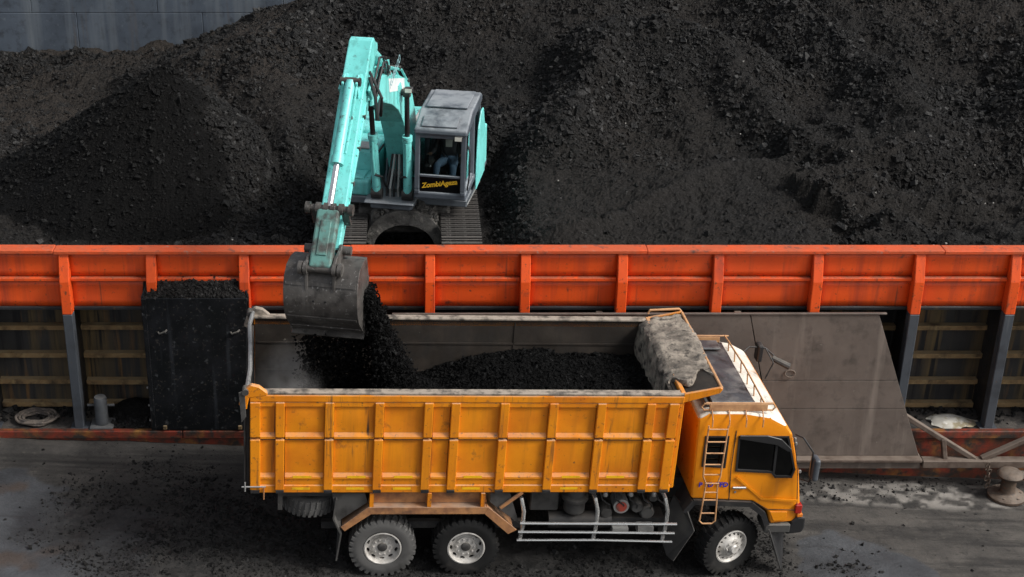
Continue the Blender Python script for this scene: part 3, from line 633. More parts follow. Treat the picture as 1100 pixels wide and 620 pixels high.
def build_truck():
    a, b = R(4), R(2.5)
    X = Vector((math.cos(a)*math.cos(b), math.sin(a)*math.cos(b), -math.sin(b))); Y = Vector((-math.sin(a), math.cos(a), 0)); Z = X.cross(Y)
    mw = Matrix(((X.x, Y.x, Z.x, -.524), (X.y, Y.y, Z.y, 20.571), (X.z, Y.z, Z.z, -.09), (0, 0, 0, 1)))
    T = empty('dump_truck', mat=mw); tag(T, 'orange three axle dump truck being loaded with coal in front of the barge', 'truck')
    YN, YF, YC = -1.22, 1.40, .09
    # ---------------- dump body
    sh = MB()
    sh.box(-2.02, 4.36, YN+.09, YF-.09, 1.50, 1.58)                       # floor
    sh.box(-2.02, 4.36, YN+.05, YN+.10, 1.582, 3.16); sh.box(-2.02, 4.36, YF-.10, YF-.05, 1.582, 3.16)
    sh.box(4.30, 4.36, YN+.102, YF-.102, 1.582, 3.14)
    body = sh.build('dump_body', bed_steel, T)
    body['label'] = 'open dump body with rust stained inner walls'
    for z, q in ((2.72, 0), (2.2, .012)): MB().bar((-1.98, YF-.106, z+q), (4.28, YF-.106, z), .012, .03).build('wall_seam', bed_steel, body)
    for x in (.1, 2.2): MB().box(x, x+.02, YF-.112, YF-.1005, 1.6, 3.1).build('wall_seam', bed_steel, body)
    def side(y0, s):      # s=-1 near side outward -y
        yo = lambda d: y0 - s*d     # d inward depth
        def bx(x0, x1, d0, d1, z0, z1): 
            ya, yb = yo(d0), yo(d1); return MB().box(x0, x1, min(ya, yb), max(ya, yb), z0, z1)
        bx(-2.04, 4.42, -.012, .10, 3.03, 3.145).build('top_rail', truck_orange, body, bevel=.015, seg=2)
        bx(-2.04, 4.42, -.0, .13, 3.146, 3.19).build('rim', rim_dust, body, bevel=.012)
        bx(-2.02, 4.40, .0, .045, 2.945, 3.029).build('upper_rail', truck_orange, body, bevel=.01)
        bx(-2.02, 4.38, -.004, .05, 1.46, 1.60).build('sill', truck_orange, body, bevel=.015)
        ribs = [-1.96, -1.59, -.87, -.13, .60, .99, 1.73, 2.46, 3.18, 3.93, 4.28]
        for i, x in enumerate(ribs):
            w = .085 if 0 < i < 10 else .095; lean = 0
            m = MB(); z0, z1 = 1.50, 3.028; d = .0
            for za, zb, o in ((z0+.03, 2.40, .0), (2.44, z1-.0, .004)):
                ya, yb = yo(-.035+o), yo(.05)
                m.box(x-w*.8, x+w*.8, min(ya, yb), max(ya, yb), za, zb)
            rb = m.build('rib', truck_orange, body, bevel=.012, seg=2); rb.location.x = random.uniform(-.006, .006); rb.rotation_euler = (0, 0, 0)
            m = MB(); ya, yb = yo(-.042), yo(.04); m.box(x-w*.7, x+w*.7, min(ya, yb), max(ya, yb), z0-.02, z0+.025).build('rib_foot', black_metal, body)
        for i in range(len(ribs)-1):
            x0, x1 = ribs[i]+.072, ribs[i+1]-.072
            if x1-x0 < .1: continue
            for z0, z1 in ((1.80, 2.385), (2.50, 2.94)):
                n = 8; nz = 5; amp = random.uniform(-.022, .013)*min(1, (x1-x0)*1.4)
                vs = [(x0+(x1-x0)*u/n, yo(.032+amp*math.sin(math.pi*u/n)*math.sin(math.pi*w/nz)+random.uniform(0, .0015)), z0+(z1-z0)*w/nz) for w in range(nz+1) for u in range(n+1)]
                MB().add(vs, [(w*(n+1)+u, w*(n+1)+u+1, (w+1)*(n+1)+u+1, (w+1)*(n+1)+u) for w in range(nz) for u in range(n)]).build('side_panel', truck_orange, body, smooth=True)
                pr = [(yo(.036), z0+.001), (yo(-.004), z0-.06), (yo(-.004), z0-.10), (yo(.05), z0-.10), (yo(.05), z0+.001)]
                MB().prism(pr, x0-.002, x1+.002, 'x').build('ledge', truck_orange, body, bevel=.006)
            bx(x0-.002, x1+.002, .012, .05, 1.602, 1.698).build('lower_panel', truck_orange, body)
            if s < 0 and x1-x0 > .4 and i not in (6,):
                xm = (x0+x1)/2+random.uniform(-.06, .06)
                ya = yo(-.0045); MB().box(xm-.14, xm+.14, ya-.002, ya, 1.725, 1.765).build('reflector', yellow, body)
                if i % 2 == 1 or i == 2: ya = yo(-.0045); MB().box(xm-.15, xm+.12, ya-.002, ya, 1.52, 1.56).build('reflector', yellow, body)
        bx(-2.0, 4.36, -.0, .03, 2.388, 2.398).build('seam_strip', black_metal, body)
    side(YN, -1); side(YF, 1)
    # underside cross members and body frame
    MB().box(-2.0, 4.3, -.62, -.46, 1.28, 1.498).build('body_beam', grey_metal, body); MB().box(-2.0, 4.3, .64, .80, 1.28, 1.498).build('body_beam', grey_metal, body)
    # headboard, canopy and their end plates
    hb = MB().box(4.365, 4.44, YN+.03, YF-.03, 1.52, 3.20).build('headboard', truck_orange, T, bevel=.012)
    MB().box(4.20, 4.296, YN+.104, YF-.104, 1.6, 2.2).build('headboard_foot', bed_steel, hb)
    for y in (YN-.0, YF-.045):
        MB().prism([(4.40, 3.03), (4.95, 3.20), (4.99, 3.27), (4.95, 3.30), (4.41, 3.19)], y, y+.045).build('canopy_cheek', truck_orange, hb, bevel=.008)
    MB().add([(4.42, YN+.048, 3.12), (4.95, YN+.048, 3.24), (4.95, YF-.048, 3.24), (4.42, YF-.048, 3.12), (4.42, YN+.048, 3.16), (4.95, YN+.048, 3.275), (4.95, YF-.048, 3.275), (4.42, YF-.048, 3.16)],
             [(0,3,2,1),(4,5,6,7),(0,1,5,4),(1,2,6,5),(2,3,7,6),(3,0,4,7)]).build('canopy', bed_steel, hb)
    MB().bar((4.97, YN+.02, 3.275), (4.97, YF-.02, 3.275), .045, .05).build('canopy_lip', tan_paint, hb, bevel=.01)
    MB().tube([(4.42, YF+.01, 3.24), (4.44, YF+.01, 3.30), (4.93, YF+.01, 3.33), (4.97, YF+.01, 3.28)], .02, 8).build('canopy_hoop', tan_paint, hb, smooth=True)
    # tarpaulin bundle draped over the canopy
    cs = [(4.26, 2.35), (4.23, 2.62), (4.245, 2.95), (4.27, 3.17), (4.36, 3.25), (4.52, 3.285), (4.70, 3.305), (4.85, 3.325), (4.96, 3.33), (5.015, 3.29), (5.02, 3.23)]
    ny = 46; vs = []; ncs = 40; L = np.linspace(0, len(cs)-1, ncs)
    cx_ = np.interp(L, range(len(cs)), [c[0] for c in cs]); cz_ = np.interp(L, range(len(cs)), [c[1] for c in cs])
    for j in range(ny+1):
        for i in range(ncs):
            y = -.80 + (1.30+.80)*j/ny + max(0, 1-j/5)*(.16*math.sin(i*.55)+.12*math.sin(i*.23+1))
            w = float(fbm(np.array([y*2.2]), np.array([i*.16]), 3, 200)[0]); w2 = float(fbm(np.array([y*6.0]), np.array([i*.10+4]), 2, 205)[0])
            drop = 0 if i > 12 else (12-i)/12*.22*float(fbm(np.array([y*3]), np.array([0.]), 2, 210)[0]+.2)
            crease = abs(float(fbm(np.array([y*3.1+i*.05]), np.array([i*.22+y]), 3, 220)[0])); fold = 1-min(1, abs(math.sin(y*9+1.5*w+i*.03))*2.2); t = .025*w + .015*w2 + .05*(.22-crease) + .045*fold*(1 if i < 14 else .45); e = .05*(1 if j == 0 else 0)
            vs.append((cx_[i] + (t if i < 12 else t*.35), y + .02*w2, cz_[i] + (t*.9 if i >= 10 else 0) - drop - (.06 if j == 0 else 0) + (.0 if i < 12 else .025*math.sin(y*4))))
    fs = [(j*ncs+i, j*ncs+i+1, (j+1)*ncs+i+1, (j+1)*ncs+i) for j in range(ny) for i in range(ncs-1)]
    o = MB().add(vs, fs).build('tarpaulin', tarp, smooth=32); sm = o.modifiers.new('t', 'SOLIDIFY'); sm.thickness = .012
    o.matrix_world = mw @ Matrix.Translation((0, 0, .07)); tag(o, 'dirty grey tarpaulin bundled over the canopy of the dump body', 'tarpaulin')
    MB().box(4.235, 4.297, YN+.12, -.75, 2.1, 3.13).build('headboard_lining', bed_steel, hb)
    # tailgate
    tg = MB().box(-2.10, -2.035, YN+.06, YF-.06, 1.54, 3.02).build('tailgate', black_metal, T, bevel=.012)
    MB().box(-2.13, -2.101, YN+.05, YN+.2, 1.5, 3.1).build('tailgate_edge', grey_metal, tg, bevel=.01)
    MB().tube([(-2.05, YF-.02, 3.24), (-2.10, YF-.35, 3.15), (-2.075, .5, 3.06), (-2.06, -.2, 3.02), (-2.09, YN+.3, 3.06), (-2.075, YN+.05, 3.20)], .035, 8).build('top_bar', pale_metal, tg, smooth=True)
    for y in (YN-.02, YF-.06):
        MB().prism([(-2.20, 2.98), (-2.13, 3.22), (-2.02, 3.32), (-1.90, 3.29), (-1.78, 3.19), (-1.78, 3.14), (-2.05, 3.10), (-2.08, 2.9)], y, y+.08).build('hinge_ear', rim_dust if y > 0 else truck_orange, tg, bevel=.015)
        MB().tube([(-2.10, y-.04, 3.21), (-2.10, y+.12, 3.21)], .05, 12).build('hinge_pin', grey_metal, tg, smooth=True)
    MB().prism([(-2.20, 3.2), (-2.11, 3.24), (-2.09, 2.8), (-2.16, 2.7)], YN-.045, YN-.022).build('hinge_plate', grey_metal, tg, bevel=.006)
    MB().tube([(-2.16, YN-.05, 1.60), (-1.80, YN-.05, 1.60)], .012, 6).build('latch_rod', pale_metal, tg); MB().tube([(-2.11, YN-.05, 1.52), (-2.11, YN-.05, 1.68)], .012, 6).build('latch_rod', pale_metal, tg)
    MB().tube([(-1.83, YN-.02, 1.56), (-1.83, YN-.02, 1.36)], .01, 6).build('latch_rod', rail_rust, tg)
    # ---------------- chassis
    ch = MB()
    for y in (YC-.42, YC+.42): ch.box(-1.9, 6.3, y-.04, y+.04, .92, 1.20)
    for x in (-1.8, -.6, .65, 1.9, 3.0, 4.3, 5.9): ch.box(x-.05, x+.05, YC-.38, YC+.38, .98, 1.14)
    chas = ch.build('chassis', black_metal, T)
    for x in (0, 1.3):
        MB().tube([(x, YC-1.0, .52), (x, YC-.3, .52), (x, YC-.22, .52), (x, YC+.22, .52), (x, YC+.3, .52), (x, YC+1.0, .52)], [.09, .09, .2, .2, .09, .09], 12).build('axle', black_metal, chas, smooth=True)
    MB().tube([(5.45, YC-.95, .52), (5.45, YC+.95, .52)], .06, 10).build('axle', black_metal, chas, smooth=True)
    MB().tube([(1.3, YC, .6), (4.4, YC, .85)], .06, 10).build('drive_shaft', grey_metal, chas, smooth=True)
    MB().box(4.35, 6.0, YC-.35, YC+.35, .7, 1.3).build('engine', black_metal, chas, bevel=.06)
    for x in (-.45, .65, 1.75): MB().box(x-.5, x+.5, YN+.30, YN+.40, .62, .74).build('leaf_spring', black_metal, chas)
    # spare wheel under the tail
    tyre, rrim, frim = wheel_meshes()
    tyre.materials.append(rubber); tyre_d = tyre.copy(); tyre_d.materials.clear(); tyre_d.materials.append(rubber_dusty)
    for m in (tyre, tyre_d):
        m.polygons.foreach_set('use_smooth', [True]*len(m.polygons)); m.set_sharp_from_angle(angle=R(30))
    for m in (rrim, frim):
        m.materials.clear(); m.materials.append(rim_paint); m.polygons.foreach_set('use_smooth', [True]*len(m.polygons)); m.set_sharp_from_angle(angle=R(35))
    sp = link('spare_wheel', tyre_d, T, (-1.13, YN+.52, 1.08), Euler((R(90), 0, .3))); sp.scale = (.82, .95, .82)
    MB().box(-1.62, -.62, YN+.28, YN+.34, 1.22, 1.42).build('spare_bracket', grey_metal, chas); MB().box(-1.62, -1.55, YN+.06, YN+.5, 1.12, 1.44).build('spare_bracket', grey_metal, chas)
    # wheels
    def wheel(x, y, rim, steer=0, dusty=False, hubk=0, flip=False):
        w = empty('wheel'); w.parent = T; w.location = (x, y, .52); w.rotation_euler = (0, 0, steer + (math.pi if flip else 0))
        link('tyre', tyre_d if dusty else tyre, w, rot=Euler((0, random.random()*6, 0)))
        link('rim', rim, w, rot=Euler((0, random.random()*6, 0)))
        h = MB()
        if hubk: h.lathe([(.14, -.15), (.13, -.165), (.085, -.17), (.08, -.215), (.06, -.235), (0, -.237)], 24)
        else: h.lathe([(.08, -.07), (.075, -.10), (.05, -.115), (.0, -.118)], 18)
        h.build('hub', rim_paint if hubk else grey_metal, w, smooth=True)
        n = 8 if hubk else 10; rr = .115 if hubk else .135
        for k in range(n):
            t = 2*math.pi*k/n; y0 = -.16 if hubk else -.07; MB().lathe([(0, y0), (.014, y0), (.014, y0-.03), (0, y0-.032)], 6, (rr*math.cos(t), 0, rr*math.sin(t))).build('wheel_nut', rim_paint, w)
        return w
    def rearwheel(x, dusty):
        wheel(x, YN+.165, rrim, 0, dusty); wheel(x, YF-.165, rrim, 0, False, flip=True)
        for y in (YN+.50, YF-.50):
            w = empty('wheel'); w.parent = T; w.location = (x, y, .52); link('tyre', tyre, w); link('rim', rrim, w)
    rearwheel(0, True); rearwheel(1.3, False)
    wheel(5.46, YN+.17, frim, R(22), False, 1); wheel(5.46, YF-.17, frim, R(22)+math.pi, False, 1)
    # rear mudguards
    for y0, y1 in ((YN-.01, YN+.62), (YF-.62, YF+.01)):
        g = MB(); P = [(-.62, .80), (-.22, 1.19), (1.56, 1.19), (2.0, .76)]
        for p, q in zip(P[:-1], P[1:]):
            d = Vector((q[0]-p[0], q[1]-p[1])).normalized(); nrm = Vector((-d.y, d.x))*.02
            g.add([(p[0], y0, p[1]), (q[0], y0, q[1]), (q[0]+nrm.x, y0, q[1]+nrm.y), (p[0]+nrm.x, y0, p[1]+nrm.y), (p[0], y1, p[1]), (q[0], y1, q[1]), (q[0]+nrm.x, y1, q[1]+nrm.y), (p[0]+nrm.x, y1, p[1]+nrm.y)],
                  [(0,1,2,3),(7,6,5,4),(0,4,5,1),(1,5,6,2),(2,6,7,3),(3,7,4,0)])
        mg = g.build('mudguard', rail_rust, T)
        if y0 < 0:
            h = .12; P2 = P; m = MB()
            lo = [(-.60, .78), (-.20, 1.09), (1.54, 1.09), (1.93, .72)]; hi = [(-.66, .86), (-.25, 1.215), (1.59, 1.215), (2.06, .80)]
            for i in range(3):
                a_, b_, c_, d_ = lo[i], lo[i+1], hi[i+1], hi[i]
                m.add([(p[0], y0-.016-.001*i, p[1]) for p in (a_, b_, c_, d_)] + [(p[0], y0-.001, p[1]) for p in (a_, b_, c_, d_)], [(0,1,2,3),(7,6,5,4),(0,4,5,1),(1,5,6,2),(2,6,7,3),(3,7,4,0)])
            m.build('mudguard_skirt', rail_rust, mg, bevel=.004)
            MB().prism([(-.25, 1.217), (1.58, 1.217), (1.55, 1.40), (-.22, 1.40)], y0+.12, y0+.135).build('splash_panel', rail_rust, mg)
            for x in (-.2, .68, 1.5): MB().box(x-.03, x+.03, y0-.012, y0+.10, 1.217, 1.455).build('stay', truck_orange, mg)
            MB().prism([(-.72, .9), (-.26, 1.26), (-.30, 1.42), (-.80, 1.42)], y0+.06, y0+.075).build('splash_panel', grey_metal, mg)
            MB().prism([(2.1, .86), (1.62, 1.26), (1.62, 1.42), (1.92, 1.42)], y0+.06, y0+.075).build('splash_panel', grey_metal, mg)
            MB().bar((1.78, y0+.02, 1.18), (2.10, y0+.02, 1.46), .03, .05).build('stay', rail_rust, mg)
            m = MB().add([(-.72, y0-.01, 1.35), (-.70, y1-.05, 1.35), (-.68, y1-.05, .95), (-.66, y1-.05, .30), (-.70, y0-.02, .24), (-.64, y0-.01, .72), (-.76, y0-.01, 1.0)], [(0,1,2,3,4,5,6)])
            f = m.build('mud_flap', flap_mat, mg); sm = f.modifiers.new('t', 'SOLIDIFY'); sm.thickness = .025
    # side guard rails
    sg = MB().tube([(2.10, YN-.03, .925), (4.56, YN-.03, .90)], .024, 8).build('side_guard', chrome, T, smooth=True)
    MB().tube([(2.08, YN-.035, .77), (3.3, YN-.035, .755), (4.54, YN-.035, .735)], .022, 8).build('rail', chrome, sg, smooth=True)
    MB().tube([(2.07, YN-.04, .62), (3.3, YN-.03, .61), (4.52, YN-.035, .575)], .02, 8).build('rail', chrome, sg, smooth=True)
    for x in (2.15, 3.30, 4.40): MB().tube([(x-.10, YN+.32, 1.42), (x-.04, YN+.08, 1.30), (x, YN+.01, 1.12), (x, YN+.005, .85), (x-.03, YN+.0, .60)], .032, 8).build('rail_post', chrome, sg, smooth=True)
    # under-body gear seen behind the guard
    ug = MB().box(2.3, 2.75, YN+.35, YN+.75, .9, 1.38).build('battery_box', grey_metal, chas, bevel=.02)
    MB().lathe([(0, -.22), (.13, -.22), (.17, -.18), (.17, .0), (.21, .03), (.21, .07), (.16, .1), (.15, .22), (0, .23)], 16, (3.0, YN+.35, 1.12), 'z').build('air_drier', grey_metal, chas, smooth=True)
    MB().tube([(2.6, YN+.35, .74), (3.6, YN+.35, .74)], .14, 16).build('air_tank', black_metal, chas, smooth=True)
    MB().tube([(3.72, YN+.22, 1.06), (3.72, YN+.5, 1.06)], .125, 18).build('brake_chamber', pale_metal, chas, smooth=True)
    MB().lathe([(0, -.012), (.085, -.012), (.088, 0), (0, .003)], 18, (3.72, YN+.215, 1.06)).build('chamber_cap', red_paint, chas)
    for x, z, r in ((3.98, 1.02, .10), (4.15, .92, .12), (3.5, .92, .1), (4.22, 1.2, .08)): MB().lathe([(0, -.12), (r*.8, -.12), (r, -.09), (r, .09), (r*.8, .12), (0, .12)], 14, (x, YN+.36, z)).build('canister', grey_metal, chas, smooth=True)
    MB().box(3.42, 4.45, YN+.3, YN+.62, .62, .80).build('gear_tray', black_metal, chas)
    for k in range(5):
        x = 3.35+k*.22; MB().tube([(x, YN+.30, 1.38), (x+.05, YN+.2, 1.2), (x+.18, YN+.2, 1.1), (x+.2, YN+.32, .88)], .014, 6).build('hose', hose, chas, smooth=True)
    for x in (3.45, 3.85, 4.22): MB().lathe([(0, -.03), (.04, -.03), (.045, 0), (.03, .04), (0, .045)], 12, (x, YN+.25, 1.27), 'z').build('valve', pale_metal, chas, smooth=True)
    MB().box(3.6, 3.85, YN+.12, YN+.3, .62, .72).build('bracket', pale_metal, chas); MB().box(4.0, 4.25, YN+.12, YN+.28, .62, .74).build('bracket', pale_metal, chas)
    # ---------------- cab
    prof = [(4.74, 1.33), (5.72, 1.28), (5.98, 1.10), (6.06, .86), (6.48, .88), (6.51, 1.2), (6.40, 1.78), (6.20, 2.46), (6.08, 2.62), (5.82, 2.76), (5.4, 2.83), (4.85, 2.83), (4.70, 2.74)]
    inner = [(4.80, 1.40), (5.75, 1.36), (6.30, 1.30), (6.42, 1.35), (6.32, 1.78), (6.13, 2.42), (6.02, 2.55), (5.8, 2.68), (5.4, 2.74), (4.88, 2.74), (4.78, 2.68)]
    def tumble(m):
        for i, (x, y, z) in enumerate(m.v):
            k = 1 - .045*max(0, (z-1.75))/1.0 - .03*max(0, (x-6.2))/.3; m.v[i] = (x, YC+(y-YC)*k, z)
        return m
    ca, cb = -1.205, 1.385
    cabm = tumble(MB().prism(prof, ca, cb)); cab = cabm.build('cab', [cab_orange, roof_dust], T)
    bm = bmesh.new(); bm.from_mesh(cab.data)
    ed = [e for e in bm.edges if len(e.link_faces) == 2 and (e.calc_face_angle(0) > R(40) or (e.calc_face_angle(0) > R(12) and (e.verts[0].co.z > 2.3 or e.verts[0].co.x > 6.3)))]
    bmesh.ops.bevel(bm, geom=ed, offset=.06, segments=3, profile=.6, affect='EDGES', clamp_overlap=True)
    bm.to_mesh(cab.data); bm.free()
    dw = [(5.37, 2.42), (5.39, 1.84), (5.95, 1.81), (6.02, 1.73), (6.27, 1.73), (6.30, 1.86), (6.13, 2.42)]; qw = [(4.85, 2.42), (4.85, 1.92), (5.20, 1.90), (5.20, 2.42)]
    cut1 = tumble(MB().prism(inner, ca+.06, cb-.06)).build('c', None)
    cut2 = MB().prism(dw, -2, 2); cut2 = cut2.build('c', None); cut3 = MB().prism(qw, -2, 2).build('c', None)
    ws = MB(); ws.add([(6.0, YC-1.08, 1.86), (6.0, YC+1.08, 1.86), (6.0, YC+1.0, 2.46), (6.0, YC-1.0, 2.46), (6.8, YC-1.08, 1.86), (6.8, YC+1.08, 1.86), (6.8, YC+1.0, 2.46), (6.8, YC-1.0, 2.46)], [(0,1,2,3),(7,6,5,4),(0,4,5,1),(1,5,6,2),(2,6,7,3),(3,7,4,0)]); cut4 = ws.build('c', None)
    seam = MB(); S = [(5.31, 2.50), (5.30, 1.9), (5.345, 1.28)]
    for p, q in zip(S[:-1], S[1:]):
        d = .009; seam.add([(p[0]-d, -1.5, p[1]), (p[0]+d, -1.5, p[1]), (q[0]+d, -1.5, q[1]-.001), (q[0]-d, -1.5, q[1]-.001), (p[0]-d, -1.185+.0, p[1]), (p[0]+d, -1.185, p[1]), (q[0]+d, -1.185, q[1]-.001), (q[0]-d, -1.185, q[1]-.001)], [(0,1,2,3),(7,6,5,4),(0,4,5,1),(1,5,6,2),(2,6,7,3),(3,7,4,0)])
    for c in (cut1, cut2, cut3, cut4): c.parent = T
    boolcut(cab, [cut1, cut2, cut3, cut4])
    me = cab.data; me.materials.append(seat_fabric)
    for p in me.polygons:       # dust-coated roof skin, dark trim inside
        c = p.center; q = c + p.normal*.02
        if 4.76 < q.x < 6.44 and ca+.05 < q.y < cb-.05 and 1.33 < q.z < 2.76 and (p.normal.x*(c.x-5.5) + p.normal.y*(c.y-YC) + p.normal.z*(c.z-2.0)) < 0: p.material_index = 2; continue
        if c.z > 2.60 and p.normal.z > .45: p.material_index = 1
    me.polygons.foreach_set('use_smooth', [True]*len(me.polygons)); me.set_sharp_from_angle(angle=R(28))
    me.update()
    ys = lambda z: YC + (ca-YC)*(1-.045*max(0, z-1.75))       # near side skin
    def sidepoly(poly, d0, d1): return [(x, ys(z)-d0, z) for x, z in poly], [(x, ys(z)-d1, z) for x, z in poly]
    def plate(name, poly, d0, d1, m, parent, bevel=0):
        A, Bq = sidepoly(poly, d0, d1); n = len(poly); k = MB()
        k.add(A+Bq, [tuple(range(n)), tuple(range(2*n-1, n-1, -1))] + [(i, i+n, (i+1) % n+n, (i+1) % n) for i in range(n)]); return k.build(name, m, parent, bevel=bevel)
    plate('side_window', dw, -.03, -.036, cab_glass, cab); plate('side_window', qw, -.03, -.036, cab_glass, cab)
    def loopbars(name, poly, w, d0, d1, m, parent, closed=True):
        k = MB(); n = len(poly)
        for i in range(n if closed else n-1):
            p, q = Vector(poly[i]), Vector(poly[(i+1) % n]); d = (q-p).normalized(); nn = Vector((-d.y, d.x))*w/2; e = d*w/2
            quad = [p-e+nn, p-e-nn, q+e-nn, q+e+nn]; A, Bq = sidepoly([tuple(v) for v in quad], d0+.0004*i, d1); k.add(A+Bq, [(0,1,2,3),(7,6,5,4),(0,4,5,1),(1,5,6,2),(2,6,7,3),(3,7,4,0)])
        return k.build(name, m, parent)
    loopbars('window_seal', dw, .03, .004, -.03, black_plastic, cab); loopbars('window_seal', qw, .026, .004, -.03, black_plastic, cab)
    plate('window_bar', [(5.95, 2.40), (5.985, 2.40), (6.0, 1.78), (5.965, 1.80)], .003, -.028, black_plastic, cab)
    plate('rain_visor', [(5.36, 2.46), (5.36, 2.40), (5.95, 2.30), (6.16, 2.18), (6.21, 2.22), (6.02, 2.40), (5.8, 2.46)], .04, .012, black_plastic, cab, .008)
    plate('visor_bracket', [(5.38, 2.445), (5.38, 2.425), (5.9, 2.39), (5.9, 2.41)], .012, -.005, black_plastic, cab)
    loopbars('door_seam', [(5.31, 2.52), (5.30, 1.9), (5.345, 1.29)], .014, .0025, -.002, black_metal, cab, False)
    loopbars('door_crease', [(5.42, 1.72), (5.86, 1.335), (6.42, 1.30)], .035, .012, -.002, cab_orange, cab, False)
    loopbars('door_lower_seam', [(5.345, 1.295), (5.75, 1.275), (5.98, 1.14), (6.47, 1.12)], .012, .0025, -.002, black_metal, cab, False)
    loopbars('door_front_seam', [(6.23, 2.4), (6.36, 1.80), (6.44, 1.2)], .012, .0025, -.002, black_metal, cab, False)
    plate('corner_panel', [(6.02, 1.10), (6.10, .93), (6.30, .93), (6.30, 1.10)], .010, -.002, cab_orange, cab, .006)
    plate('door_handle', [(5.36, 1.565), (5.36, 1.525), (5.58, 1.525), (5.58, 1.565)], .035, .002, chrome, cab, .01)
    MB().lathe([(0, -.006), (.018, -.006), (.02, .0), (0, .002)], 12, (5.42, ys(1.46)-.002, 1.46)).build('door_lock', chrome, cab)
    # far side and front glass
    MB().add([(6.335, YC-1.07, 1.86), (6.335, YC+1.07, 1.86), (6.165, YC+1.0, 2.46), (6.165, YC-1.0, 2.46)], [(0,1,2,3)]).build('windscreen', cab_glass, cab)
    yf = lambda z: YC + (cb-YC)*(1-.045*max(0, z-1.75)) - .035
    for poly in (dw, qw): MB().add([(x, yf(z), z) for x, z in poly], [tuple(range(len(poly)))]).build('side_window', cab_glass, cab)
    # cab interior
    for y in (-.62, .75):
        s = MB().box(5.02, 5.5, y-.26, y+.26, 1.42, 1.66).build('seat', seat_fabric, cab, bevel=.05, seg=2); MB().box(4.92, 5.06, y-.25, y+.25, 1.665, 2.25).build('seat_back', seat_fabric, s, bevel=.05, seg=2)
    MB().box(6.02, 6.28, YC-1.05, YC+1.05, 1.42, 1.74).build('dashboard', black_plastic, cab, bevel=.05, seg=2)
    pts = [(5.86+.09*math.cos(t), .75+.22*math.sin(t), 1.86+.20*math.cos(t)*.5) for t in np.linspace(0, 6.283, 25)]; MB().tube(pts, .016, 6).build('steering_wheel', black_plastic, cab)
    # wheel arch, step, bumper, lamps
    arch = MB(); P = [(4.66, 1.10), (4.78, 1.30), (5.70, 1.255), (5.93, 1.07), (6.02, .86)]
    for i, (p, q) in enumerate(zip(P[:-1], P[1:])):
        d = Vector((q[0]-p[0], q[1]-p[1])).normalized(); nn = Vector((-d.y, d.x))*.028
        arch.add([(p[0]-nn.x*2, ca-.03-i*.0005, p[1]-nn.y*2), (q[0]-nn.x*2, ca-.03-i*.0005, q[1]-nn.y*2), (q[0]+nn.x, ca-.03, q[1]+nn.y), (p[0]+nn.x, ca-.03, p[1]+nn.y), (p[0]-nn.x*2, ca+.5, p[1]-nn.y*2), (q[0]-nn.x*2, ca+.5, q[1]-nn.y*2), (q[0]+nn.x, ca+.5, q[1]+nn.y), (p[0]+nn.x, ca+.5, p[1]+nn.y)],
                 [(0,1,2,3),(7,6,5,4),(0,4,5,1),(1,5,6,2),(2,6,7,3),(3,7,4,0)])
    arch.build('wheel_arch', black_metal, cab)
    MB().box(5.98, 6.40, ca-.01, ca+.4, .70, .862).build('step', grey_metal, cab, bevel=.02)
    MB().prism([(6.34, .66), (6.60, .70), (6.63, .80), (6.62, .98), (6.50, 1.0), (6.40, .9)], ca+.0, cb-.0).build('bumper', black_plastic, cab, bevel=.03, seg=2)
    MB().box(6.42, 6.53, ca-.012, ca+.10, 1.06, 1.22).build('corner_lamp', red_lamp, cab, bevel=.012); MB().box(6.47, 6.56, ca-.006, ca+.1, .99, 1.056).build('indicator', amber, cab, bevel=.01)
    MB().box(6.505, 6.54, YC-.75, YC+.75, 1.25, 1.6).build('grille', black_plastic, cab)
    MB().add([(6.02, ca+.02, .86), (6.36, ca+.30, .80), (6.44, ca+.30, .22), (6.38, ca+.05, -.06), (6.16, ca+.0, .45)], [(0,1,2,3,4)]).build('mud_flap', black_plastic, cab).modifiers.new('t', 'SOLIDIFY').thickness = .02
    MB().add([(4.72, ca-.03, 1.12), (4.60, ca+.4, 1.15), (4.42, ca+.42, .50), (4.54, ca+.15, .18), (4.60, ca-.03, .20), (4.86, ca-.05, .78)], [(0,1,2,3,4,5)]).build('mud_flap', flap_mat, cab).modifiers.new('t', 'SOLIDIFY').thickness = .02
    MB().tube([(6.05, ca-.03, .78), (6.35, ca-.03, .02)], .012, 6).build('flap_rod', grey_metal, cab)
    # mirrors
    def mirror(y, s):
        m = MB().tube([(6.24, y, 2.46), (6.32, y+s*.14, 2.48), (6.46, y+s*.26, 2.30), (6.48, y+s*.27, 1.78), (6.40, y+s*.08, 1.72)], .014, 7).build('mirror_arm', black_plastic, cab, smooth=True)
        MB().box(6.47, 6.57, y+s*.27-.11, y+s*.27+.11, 1.84, 2.22).build('mirror_head', post_grey, m, bevel=.04, seg=3)
    mirror(ca+.05, -1)
    m = MB().tube([(6.06, cb-.1, 2.58), (6.22, cb+.06, 2.62), (6.50, cb+.05, 2.60), (6.72, cb+.0, 2.42)], .013, 7).build('mirror_arm', black_plastic, cab, smooth=True)
    MB().tube([(6.50, cb+.05, 2.60), (6.62, cb-.1, 2.40), (6.52, cb-.1, 2.1)], .012, 7).build('mirror_stay', black_plastic, m, smooth=True)
    MB().tube([(6.62, cb-.0, 2.44), (6.90, cb-.12, 2.34)], [.05, .06], 10).build('mirror_head', grey_metal, m, smooth=True); MB().box(6.36, 6.46, cb+.0, cb+.2, 2.35, 2.66).build('mirror_head', black_plastic, m, bevel=.03, seg=2)
    # marker lamps along the front roof edge and wiper
    for z, x in ((2.36, 6.255), (2.28, 6.28), (1.78, 6.42)): MB().lathe([(0, -.03), (.022, -.03), (.028, 0), (0, .01)], 10, (x, ca+.09, z)).build('marker_lamp', pale_metal, cab, smooth=True)
